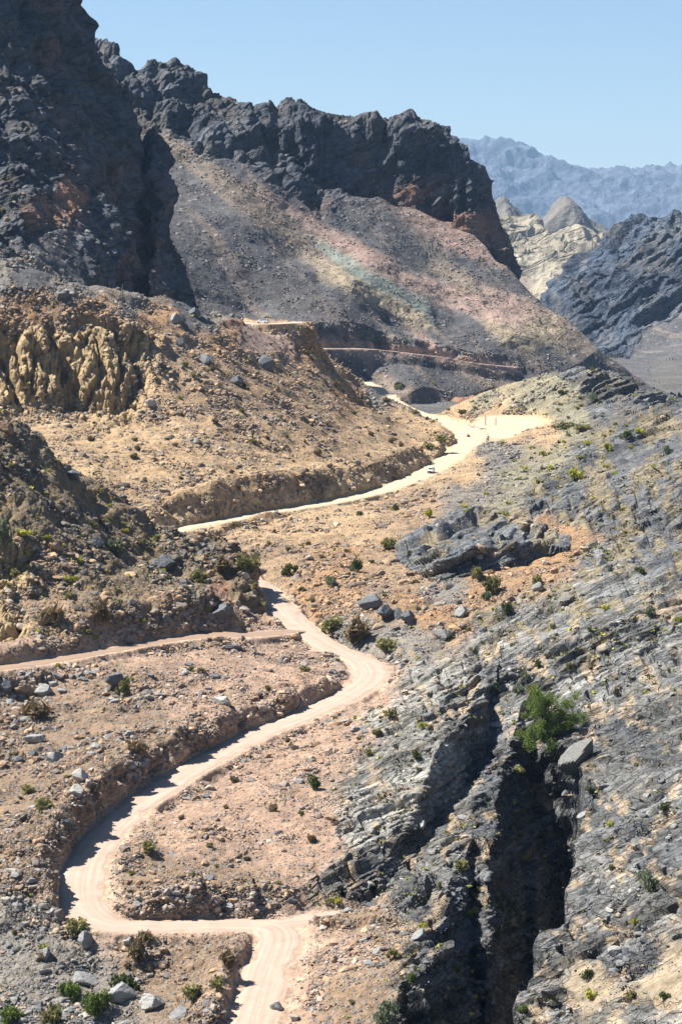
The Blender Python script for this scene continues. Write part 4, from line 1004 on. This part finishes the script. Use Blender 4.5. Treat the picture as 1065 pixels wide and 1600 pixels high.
SHR = [  # u, v, width, kind, label (None = one of its group), height
 (150,1585,52,'bright','brightest leafy green bush at the bottom left, beside grey rocks',46),(105,1560,46,'bright','bright green bush left of the brightest one at the bottom',34),(12,1592,50,'bright','bright green bush in the bottom left corner',28),
 (80,1598,54,'olive','dull olive bush between two bright green ones at the bottom',36),(195,1548,44,'dark','dark green bush above the pale rock at the bottom left',34),
 (120,1458,50,'olive','olive bush at the outside of the hairpin bend',28),(215,1496,38,'dry','dry brown bush below the level road',30),(228,1468,26,'dry','pale dry bush on the edge of the level road',16),(300,1562,36,'olive','olive bush on the rubble left of the lowest road',32),
 (338,1545,34,'olive','yellowish olive bush next to the lowest road',26),(355,1508,32,'dry','dry bush at the junction of the lowest road',24),(230,1330,36,'olive','olive bush inside the hairpin, on the left rubble',20),
 (490,1232,28,'dark','round dark green bush alone on the pink slope',28),(65,1268,40,'olive','wide olive bush on the rubble left of the hairpin',30),(45,1236,26,'olive','small olive bush uphill of the wide one left of the hairpin',16),(215,1172,34,'dry','dry bush on the upper rubble bank of the road',20),
 (192,1085,36,'olive','olive bush leaning on the upright grey boulder',28),(55,1118,50,'dry','wide dry bush below the boulders under the track',26),(6,862,44,'grey','tall grey green bush on the spur at the left edge',60),(180,862,40,'grey','wide grey green bush in the middle of the dark spur',26),
 (85,975,46,'dry','dry tangle on the ochre lower face of the spur',30),(160,965,36,'dry','dry bush on the ochre foot of the spur',24),(385,892,54,'olive','wide olive bush where the spur meets the road',32),(350,896,40,'dry','dry bush on the skyline of the spur end',24),(310,910,44,'olive','olive bush on the right shoulder of the spur',24),
 (452,896,26,'dark','dark green bush right of where the road disappears',20),(517,918,26,'grey','grey green bush right of the winding road above the bend',22),(555,890,24,'dark','dark bush on the rubble below the long road',24),(608,855,30,'olive','olive bush at the left end of the dark ledge outcrop',20),
 (520,985,50,'olive','broad olive bush on the slope below the row of four boulders',26),(560,1000,56,'dry','broad dry bush in the hollow right of the bend',30),(600,1015,44,'olive','olive bush in the hollow left of the grey rock block',24),
 (768,925,36,'olive','olive bush under the dark ledge outcrop',30),(792,960,24,'dark','dark green bush below the orange stones',24),(745,905,30,'olive','olive bush touching the front of the dark ledge outcrop',22),(840,912,24,'olive','olive bush above the round grey boulder',18),(760,935,22,'grey','grey green bush next to the olive one under the ledge',16),
 (840,1040,16,'dark','dark green bush on the pale slab, first of a diagonal row',14),(888,1048,16,'olive','olive bush on the pale slab, second of a diagonal row',14),(820,1062,16,'grey','grey green bush above the green tree',14),
 (832,1085,26,'olive','olive bush just above the crown of the green tree',20),(806,1082,20,'grey','grey green bush on the edge of the rock block',18),(772,1080,22,'grey','pale grey green bush on top of the rock block',20),(863,1182,26,'grey','pale grey green bush at the foot of the green tree',24),
 (905,1215,28,'grey','grey green bush below the huge tilted block',18),(918,1240,20,'grey','grey green bush at the lip of the slot canyon',14),(805,1205,34,'olive','olive bush hanging over the shaded rock face',14),(648,1184,20,'dark','dark green bush in the middle of the pale rock block',16),
 (610,1118,28,'olive','olive bush on the upper left of the pale rock block',14),(588,1148,20,'olive','olive bush on the left edge of the rock block',14),(575,1180,22,'olive','olive bush on the edge between pink slope and rock block',12),(660,1136,13,'yellow','single yellow bush near the top of the rock block',10),
 (1008,1390,46,'grey','large grey green bush on the right slab',36),(1035,1266,24,'dark','dark green bush high on the right slab',16),(990,1446,12,'yellow','yellow bush below the large grey green bush on the slab',10),(955,1360,14,'olive','olive bush left of the large grey green bush',12),(952,1290,12,'yellow','golden yellow bush on the dark part of the right slab',9),
 (720,1358,32,'olive','olive bush on the dark cracked face of the rock block',20),(685,1390,14,'olive','small olive bush on the lower rock block',14),(738,1434,16,'yellow','yellow olive bush left of the pale tree',16),(660,1449,11,'yellow','yellow bush on the rubble at the foot of the rock block',10),(612,1497,28,'olive','olive bush at the foot of the rock block',18),
 (640,1540,24,'bright','green bush on the lowest rocks of the block',22),(602,1592,46,'grey','large pale bush at the bottom edge, right of the road',36),(712,1525,26,'dark','dark green bush in a crack of the rock block',22),(918,1526,26,'dark','dark green bush in the bottom cracks of the right slab',18),(865,1565,22,'olive','olive bush near the bottom of the slab',12),
 (985,1560,20,'olive','round olive bush on the sandy bottom of the slab',16),(920,1560,16,'yellow','yellow olive bush on the sandy bottom of the slab',16),(1035,1560,24,'dark','dark green bush at the bottom right corner',14),(815,1580,24,'bright','green bush at the lower lip of the slot canyon',14),
 (898,746,20,'yellow','largest yellow bush on the dark slabs',16),(905,672,40,'olive','low olive brush in a strip behind the clearing',12),(880,668,40,'olive','olive brush behind the right end of the clearing',14),(947,705,16,'yellow','yellow bush on the dark slabs toward the right',12),(1040,708,22,'grey','grey green bush near the right edge on the dark slabs',16),
 (977,684,24,'dark','dark green bush on the slabs below the knoll',14),(875,614,18,'dark','dark bush on the left flank of the knoll',9),(925,624,20,'grey','grey green bush right under the top of the knoll',14),(1000,678,14,'yellow','yellow bush in the cleft on the right slabs',9),
 (998,894,18,'dark','dark green bush on grey rock at middle right',12),(946,952,10,'yellow','yellow bush on grey rock at middle right',7),(1058,968,11,'yellow','yellow bush at the right edge below the grey rock',8),(1015,962,26,'grey','grey green bush near the right edge at middle height',20),(795,957,1,'olive','',1),
 (618,794,16,'dark','dark bush on the lower verge of the upper road, left of the car',10),(673,806,14,'yellow','yellow green bush left of the ledge outcrop top',11),(690,690,30,'olive','olive bushes on top of the road cutting by the junction',14),(670,700,26,'olive','olive bush on the road cutting above the white car',12),
 (720,644,20,'olive','olive bush on the far verge of the junction',9),(650,644,18,'olive','olive bush on the right verge of the cream road top',8),(622,606,14,'olive','olive bush below the tall dark boulder at the road top',10),(245,842,20,'olive','olive bush at the hidden end of the upper road',12),
]
SHR = [q for q in SHR if q[2] > 3]
for u, v, w, k, lab, h in SHR: shrub(u, v, w, k, lab, hpx=h)
GR = [   # groups that nothing tells apart
 ('yellow', 'yellow green cushion shrub on the dark slabs right of the junction', 'small yellow green shrubs on the dark slabs', [(612,795,10),(722,792,9),(728,802,8),(790,803,9),(793,787,8),(858,731,12),(840,754,10),(915,692,11),(820,733,9),(783,694,9),(850,712,11),(945,728,10),(870,748,8),(810,748,7),(760,770,8),(880,690,8),(905,715,8),(985,700,9),(1020,730,8),(830,700,8),(800,720,7),(960,740,7)]),
 ('yellow', 'yellow green cushion shrub among dark stones of the spur', 'yellow green shrubs on the dark spur', [(37,838,20),(75,842,14),(100,853,9),(127,875,11),(100,905,13),(115,907,12),(203,900,9),(253,895,10),(225,974,13),(60,987,11),(150,1000,9),(196,830,9),(170,790,8),(70,770,9),(18,725,9),(75,735,8)]),
 ('yellow', 'small yellow green shrub on the rubble around the lower bends', 'small yellow green shrubs on the rubble', [(200,1063,10),(90,1041,9),(50,1397,10),(62,1481,14),(525,1410,17),(40,1420,8),(8,1370,8),(228,1440,1)]),
 ('olive', 'small olive shrub on the grassy knoll behind the clearing', 'small shrubs on the grassy knoll', [(800,625,9),(830,612,10),(850,622,8),(870,640,9),(900,640,10),(940,650,9),(960,662,10),(780,632,8),(820,640,9),(885,655,8),(740,636,9),(760,628,8),(905,620,9),(700,640,10)]),
 ('grey', 'small grey green shrub on the pale tilted slabs at the right', 'small shrubs on the pale right slabs', [(794,952,14),(762,930,14),(865,982,18),(918,985,13),(933,1030,9),(730,985,14),(700,1000,12),(980,1010,9),(1030,1040,9),(915,1100,8),(970,1200,9),(1010,1300,8),(960,1420,8),(880,1520,8),(1040,1330,8),(1000,1120,9),(955,1250,7),(1040,1480,8)]),
 ('olive', 'small olive shrub on the stony slope below the upper road', 'small shrubs between the two roads', [(560,805,14),(500,870,12),(480,850,12),(540,860,12),(640,868,13),(580,880,12),(470,920,14),(490,940,12),(450,860,13),(420,850,13),(400,870,14),(650,910,12),(690,890,13),(430,830,10),(600,930,11),(650,950,12)]),
]
for k, lab, grp, L in GR:
    for u, v, w in L:
        if w > 3: shrub(u, v, w, k if random.random() < .8 or k == 'yellow' else 'olive', lab, grp)
hv = [i for i in vis_i[::1] if False]
cand = vis_i[(win[vis_i] == hi) & (V2[vis_i] > 500) & (edge[vis_i] > 4)]
for i in rng.choice(cand, 62, replace=False):
    shrub(float(U2[i]), float(V2[i]), float(rng.uniform(6, 15)), 'dry' if random.random() < .7 else 'olive', 'dry brown tuft, one of many on the tan hillside', 'dry tufts on the tan hillside', name='tuft')
cand = vis_i[(win[vis_i] == gi) & (V2[vis_i] > 1040) & (U2[vis_i] < 560) & (edge[vis_i] > 2)]
for i in rng.choice(cand, 34, replace=False):
    shrub(float(U2[i]), float(V2[i]), float(rng.uniform(9, 20)), random.choice(['dry', 'dry', 'olive']), 'straggly dry shrub, one of many on the rubble around the bends', 'dry shrubs on the rubble', name='shrub')
cand = vis_i[(win[vis_i] == si) & (edge[vis_i] > 2)]
for i in rng.choice(cand, 30, replace=False):
    shrub(float(U2[i]), float(V2[i]), float(rng.uniform(8, 22)), random.choice(['dry', 'olive', 'olive']), 'scraggy shrub, one of many on the dark spur', 'scraggy shrubs on the dark spur', name='shrub')
# low scrub past the counted shrubs
sw = np.where(win[vis_i] == gi, np.clip(amp[vis_i, 1] * .5 + W[vis_i, TI['grassy']] * 1.6 + W[vis_i, TI['rubo']] * .5 + .12, 0, 1.5), np.where(win[vis_i] == si, .6, np.where(win[vis_i] == hi, .25, .03)))
sw = sw * (edge[vis_i] > 2) * np.clip(.4 + 2.2 * noise(x[vis_i], y[vis_i], z[vis_i], 26, 91), .05, 2) / np.maximum(cnt[ci[vis_i]], 1)
sp_i = rng.choice(vis_i, 1500, replace=False, p=sw / sw.sum())
tv, tf, tcol = [], [], []
for i in sp_i:
    s_ = float(np.clip(rng.uniform(1.2, 3.6) * flat2[i, 1] / 2270, .15, 1.4)); nl = 16
    d_ = rng.normal(size=(nl, 3)); d_ /= np.linalg.norm(d_, axis=1)[:, None]; d_[:, 2] = np.abs(d_[:, 2]) * .8
    c_ = flat2[i] + d_ * (s_ * rng.uniform(.3, 1, (nl, 1))); a_ = rng.normal(size=(nl, 3)) * s_ * .3; b_ = rng.normal(size=(nl, 3)) * s_ * .22
    tf.append(np.arange(nl * 4).reshape(nl, 4) + len(tv) * nl * 4); tv.append(np.stack([c_ - a_, c_ + b_, c_ + a_, c_ - b_], 1).reshape(-1, 3))
    base = np.array(((.17, .16, .06), (.25, .23, .09), (.22, .18, .11), (.33, .33, .07), (.14, .16, .09)), F32)[rng.choice(5, p=(.28, .22, .22, .14, .14))]
    tcol.append(np.repeat(base[None] * rng.uniform(.8, 1.2), nl * 4, 0))
ms, t = nt('scrub_leaf'); d_ = N_(t, 'ShaderNodeBsdfDiffuse'); t.links.new(N_(t, 'ShaderNodeAttribute', attribute_name='Col').outputs['Color'], d_.inputs[0]); t.links.new(d_.outputs[0], N_(t, 'ShaderNodeOutputMaterial').inputs[0])
tag(link(bpy.data.objects.new('scrub', mesh_np('scrub', np.concatenate(tv), np.concatenate(tf), ms, False, {'Col': ('FLOAT_COLOR', np.concatenate(tcol))}))), 'low dusty scrub dotted over the stony ground and slabs', 'scrub', kind='stuff')
print('shrubs', nshrub[0], round(time.time() - T0, 1))

def tree(u, v, height_px, label, kind, lean, crown, n, ls, bark, trunk_r, mat2=None):
    """crown: list of clump centres and radii in units of the tree height"""
    p, nn, b = ground(u, v)
    H = height_px / FPX * p.y
    e = link(bpy.data.objects.new('tree', None)); e.location = p
    ts = []
    fork = np.array((lean[0] * .35, lean[1] * .35, .34))
    ts.append(tube_geo([(0, 0, -.12), (lean[0] * .1, lean[1] * .1, .12), tuple(fork)], (trunk_r * 1.35, trunk_r, trunk_r * .8), 9))
    for (cx, cy, cz, r) in crown:
        end = np.array((cx, cy, cz)); mid = fork + (end - fork) * .5 + np.array((0, 0, .03))
        ts.append(tube_geo([tuple(fork - np.array((0, 0, .05))), tuple(mid), tuple(end)], (trunk_r * .5, trunk_r * .3, trunk_r * .1), 6))
        for q in range(3):
            o2 = end + rng.normal(0, r * .6, 3)
            ts.append(tube_geo([tuple(mid), tuple((mid + o2) / 2 + rng.normal(0, .02, 3)), tuple(o2)], (trunk_r * .22, trunk_r * .13, trunk_r * .05), 5))
    v_, f_ = join_tubes(ts)
    tr = link(bpy.data.objects.new('trunk', mesh_np('trunk', v_ * H, f_, bark, True))); tr.parent = e
    cen = [np.array(c[:3]) * H for c in crown]; rad = [c[3] * H for c in crown]
    sub, sr = [], []
    for c, r in zip(cen, rad):
        for q in range(9):
            sub.append(c + rng.normal(0, .6, 3) * r); sr.append(r * rng.uniform(.25, .6))
    cr = link(bpy.data.objects.new('crown', leaves_mesh('crown', sub, sr, n, ls, LM[kind], 77, 1.2))); cr.parent = e
    return tag(e, label, 'tree')
tree(858, 1170, 92, 'large bushy green tree at the head of the slot canyon', 'bright', (0, 0), [(-.24, 0, .40, .24), (.20, .05, .42, .26), (0, -.1, .68, .27), (-.26, .1, .70, .20), (.32, -.1, .28, .20), (.05, .2, .32, .26), (-.10, -.2, .26, .24), (.28, 0, .66, .20), (-.12, 0, .88, .15), (.1, -.2, .45, .26), (0, 0, .3, .3)], 36000, .12, MB_, .035)
tree(783, 1452, 52, 'pale leaning tree clinging to the edge of the shaded cliff', 'grey', (.25, 0), [(-.05, 0, .62, .20), (.28, 0, .55, .20), (.42, .05, .78, .18), (.12, 0, .92, .17), (-.2, .05, .85, .12), (.55, 0, .5, .14)], 2600, .17, MPALEB, .028)

# ------------------------------------------------------------------ posts
MW = rock_material('weathered_wood', (.13, .085, .06), (.22, .15, .11), .3)
def post(u, v, hpx, r, label, group=None, name='post'):
    p, n, b = ground(u, v); H = hpx / FPX * p.y
    v_, f_ = join_tubes([tube_geo([(0, 0, -.8), (0, 0, H * .5), (.02 * H, 0, H), (.02 * H, 0, H + .02)], (r, r * .95, r * .85, .01), 10)])
    o = link(bpy.data.objects.new(name, mesh_np(name, v_, f_, MW, False))); o.location = p
    return tag(o, label, 'post', group)
post(758, 664.5, 15, .22, 'taller, left one of two wooden posts at the clearing')
post(775, 664.5, 12, .18, 'shorter, right one of two wooden posts at the clearing')
post(191, 476, 34, .20, 'tall thin brown pole standing on the crest of the tan hill', name='pole')
post(625, 552, 14, .20, 'thin pole beside the pink road on the grey scree slope', name='pole')

# ------------------------------------------------------------------ cars
def plain(name, col, rough=.4, metal=0.0, coat=0.0):
    m, t = nt(name)
    geo = N_(t, 'ShaderNodeNewGeometry'); n1 = N_(t, 'ShaderNodeTexNoise'); t.links.new(geo.outputs['Position'], n1.inputs['Vector']); n1.inputs['Scale'].default_value = 2.0; n1.inputs['Detail'].default_value = 4
    c = mix_(t, ramp_(t, n1.outputs['Fac'], .4, .7, 0, .35), col, tuple(q * .7 + .08 for q in col))
    b = principled(t, c, rough); b.inputs['Metallic'].default_value = metal; b.inputs['Coat Weight'].default_value = coat; b.inputs['Specular IOR Level'].default_value = .5
    return m
CM = dict(paint=plain('white_car_paint', (.78, .79, .80), .3, 0, .5), glass=plain('dark_glass', (.015, .02, .025), .08), tyre=plain('tyre_rubber', (.02, .02, .02), .9), rim=plain('alloy_rim', (.45, .45, .47), .35, .8),
          trim=plain('black_trim', (.03, .03, .033), .6), lamp=plain('lamp_glass', (.75, .76, .78), .1), red=plain('red_lamp', (.35, .02, .02), .2))
def bm_obj(name, bm, mat, parent, bevel=0.0):
    if bevel: bmesh.ops.bevel(bm, geom=bm.edges[:], offset=bevel, segments=2, profile=.6, affect='EDGES')
    bmesh.ops.recalc_face_normals(bm, faces=bm.faces[:])
    me = bpy.data.meshes.new(name); bm.to_mesh(me); bm.free(); me.materials.append(mat)
    o = link(bpy.data.objects.new(name, me)); o.parent = parent; return o
def prism(pts, y0, y1, inset=None):
    """side profile (x, z) extruded across the car; inset narrows the points by their z"""
    bm = bmesh.new(); A, B = [], []
    for x_, z_ in pts:
        k = inset(z_) if inset else 0
        A.append(bm.verts.new((x_, y0 + k, z_))); B.append(bm.verts.new((x_, y1 - k, z_)))
    n = len(pts); bm.faces.new(A); bm.faces.new(B[::-1])
    for i in range(n): bm.faces.new((A[i], B[i], B[(i + 1) % n], A[(i + 1) % n]))
    return bm
def quadpanel(ps, th, nrm_):
    bm = bmesh.new(); a = [bm.verts.new(Vector(q) + Vector(nrm_) * .012) for q in ps]; b = [bm.verts.new(Vector(q) - Vector(nrm_) * th) for q in ps]
    n = len(ps); bm.faces.new(a); bm.faces.new(b[::-1])
    for i in range(n): bm.faces.new((a[i], b[i], b[(i + 1) % n], a[(i + 1) % n]))
    return bm
def arch(cx, r, n=8):
    return [(cx + r * math.cos(math.pi * k / n), .36 + r * math.sin(math.pi * k / n)) for k in range(n + 1)]
def make_car(name, label, cat):
    e = link(bpy.data.objects.new(name, None)); tag(e, label, cat)
    # body along +x (front), width 1.86
    prof = [(2.38, .42), (2.42, .62), (2.36, .95), (1.15, 1.12), (-2.3, 1.16), (-2.4, .95), (-2.4, .45)] + [(-1.95, .36)] + arch(-1.45, .43)[::-1] + [(-.9, .34), (.9, .34)] + arch(1.42, .43)[::-1] + [(2.0, .36)]
    bm_obj('body', prism(prof, -.93, .93, lambda z_: max(0, (z_ - .8) * .12)), CM['paint'], e)
    # underbody closes the arches
    bm_obj('underbody', prism([(2.2, .34), (2.2, .55), (-2.2, .55), (-2.2, .34)], -.6, .6), CM['trim'], e)
    cab = [(1.12, 1.11), (.35, 1.72), (.1, 1.78), (-1.9, 1.76), (-2.08, 1.70), (-2.34, 1.13)]
    ins = lambda z_: .04 + (z_ - 1.1) * .22
    bm_obj('cabin', prism(cab, -.88, .88, ins), CM['paint'], e)
    def sp(x_, z_, s): return (x_, s * (.88 - ins(z_)), z_)
    for s in (-1, 1):
        for (a, b, c, d) in (((.82, 1.18), (.28, 1.66), (-.38, 1.68), (-.38, 1.18)), ((-.48, 1.18), (-.48, 1.68), (-1.26, 1.68), (-1.26, 1.18)), ((-1.36, 1.18), (-1.36, 1.68), (-1.90, 1.66), (-2.12, 1.18))):
            bm_obj('window', quadpanel([sp(*a, s), sp(*b, s), sp(*c, s), sp(*d, s)], .006, (0, s, .2)), CM['glass'], e)
        mir = bmesh.new(); bmesh.ops.create_cube(mir, size=1, matrix=Matrix.Translation((.72, s * .99, 1.2)) @ Matrix.Diagonal((.12, .2, .16, 1))); bm_obj('mirror', mir, CM['trim'], e, .03)
        lm = bmesh.new(); bmesh.ops.create_cube(lm, size=1, matrix=Matrix.Translation((2.36, s * .66, .82)) @ Matrix.Diagonal((.14, .42, .18, 1))); bm_obj('headlight', lm, CM['lamp'], e, .03)
        tl = bmesh.new(); bmesh.ops.create_cube(tl, size=1, matrix=Matrix.Translation((-2.37, s * .74, .98)) @ Matrix.Diagonal((.1, .2, .34, 1))); bm_obj('tail_light', tl, CM['red'], e, .02)
        rr = bmesh.new(); bmesh.ops.create_cube(rr, size=1, matrix=Matrix.Translation((-.9, s * .62, 1.82)) @ Matrix.Diagonal((1.9, .05, .05, 1))); bm_obj('roof_rail', rr, CM['trim'], e, .015)
    def fp(x_, z_, s): return (x_, s * (.84 - ins(z_)), z_)
    bm_obj('windscreen', quadpanel([fp(1.06, 1.165, 1), fp(1.06, 1.165, -1), fp(.41, 1.675, -1), fp(.41, 1.675, 1)], .006, (.62, 0, .78)), CM['glass'], e)
    bm_obj('rear_window', quadpanel([fp(-2.31, 1.22, 1), fp(-2.31, 1.22, -1), fp(-2.11, 1.65, -1), fp(-2.11, 1.65, 1)], .006, (-.9, 0, .4)), CM['glass'], e)
    gb = bmesh.new(); bmesh.ops.create_cube(gb, size=1, matrix=Matrix.Translation((2.40, 0, .80)) @ Matrix.Diagonal((.06, .82, .2, 1))); bm_obj('grille', gb, CM['trim'], e, .02)
    for nm, xx in (('front_bumper', 2.42), ('rear_bumper', -2.42)):
        b_ = bmesh.new(); bmesh.ops.create_cube(b_, size=1, matrix=Matrix.Translation((xx, 0, .50)) @ Matrix.Diagonal((.16, 1.78, .26, 1))); bm_obj('bumper', b_, CM['trim'], e, .05)
    for xx in (1.42, -1.45):
        for s in (-1, 1):
            w_ = bmesh.new(); bmesh.ops.create_cone(w_, cap_ends=True, segments=24, radius1=.37, radius2=.37, depth=.25, matrix=Matrix.Translation((xx, s * .80, .37)) @ Matrix.Rotation(math.pi / 2, 4, 'X'))
            wh = bm_obj('wheel', w_, CM['tyre'], e, .03)
            r_ = bmesh.new(); bmesh.ops.create_cone(r_, cap_ends=True, segments=20, radius1=.23, radius2=.19, depth=.06, matrix=Matrix.Translation((xx, s * .935, .37)) @ Matrix.Rotation(-s * math.pi / 2, 4, 'X'))
            bm_obj('rim', r_, CM['rim'], wh)
    return e
def put_car(e, road, u, v, flip, off=0.0):
    P_ = catmull(ROAD3[road], 40); uu, vv = project(P_[:, :3]); i = int(np.argmin((uu - u) ** 2 + (vv - v) ** 2)); i = min(max(i, 1), len(P_) - 2)
    d = P_[i + 1, :3] - P_[i - 1, :3]; d /= np.linalg.norm(d)
    if flip: d = -d
    side = np.array((d[1], -d[0], 0))
    e.scale = (1.12, 1.12, 1.12); e.location = P_[i, :3] + side * off + np.array((0, 0, .14)); e.rotation_euler = (0, -math.asin(d[2]), math.atan2(d[1], d[0]))
CM['glass'].node_tree.nodes['Principled BSDF'].inputs['Specular IOR Level'].default_value = .8
car = make_car('car', 'white off road car driving down the cream road below the junction', 'car')
put_car(car, 'main', 664, 739, True, -2.2)
car2 = make_car('car', 'white car on the short pink road at the crest of the tan hill', 'car')
put_car(car2, 'crest', 410, 505, True, 0)

# ------------------------------------------------------------------ haze
ZLO, ZHI = float(flat2[:, 2].min()) - 1, float(flat2[:, 2].max()) + 4
hz = bmesh.new()
bmesh.ops.create_cube(hz, size=1, matrix=Matrix.Translation((0, 12265, (ZLO + ZHI) / 2)) @ Matrix.Diagonal((12800, 24700, ZHI - ZLO, 1)))
me = bpy.data.meshes.new('haze'); hz.to_mesh(me); hz.free()
mh, t = nt('haze_air')
pv = N_(t, 'ShaderNodeVolumePrincipled'); pv.inputs['Color'].default_value = (.42, .66, 1.0, 1); pv.inputs['Density'].default_value = 2.4e-5; pv.inputs['Anisotropy'].default_value = .1
ho = N_(t, 'ShaderNodeOutputMaterial'); t.links.new(pv.outputs[0], ho.inputs['Volume'])
me.materials.append(mh)
hob = link(bpy.data.objects.new('haze', me)); tag(hob, 'thin blue haze filling the valley and fading the far mountains', 'haze', kind='stuff')
hob.display_type = 'WIRE'
print('done', round(time.time() - T0, 1), 'zmin', flat2[:, 2].min(), 'zmax', flat2[:, 2].max(), 'xr', flat2[:, 0].min(), flat2[:, 0].max())
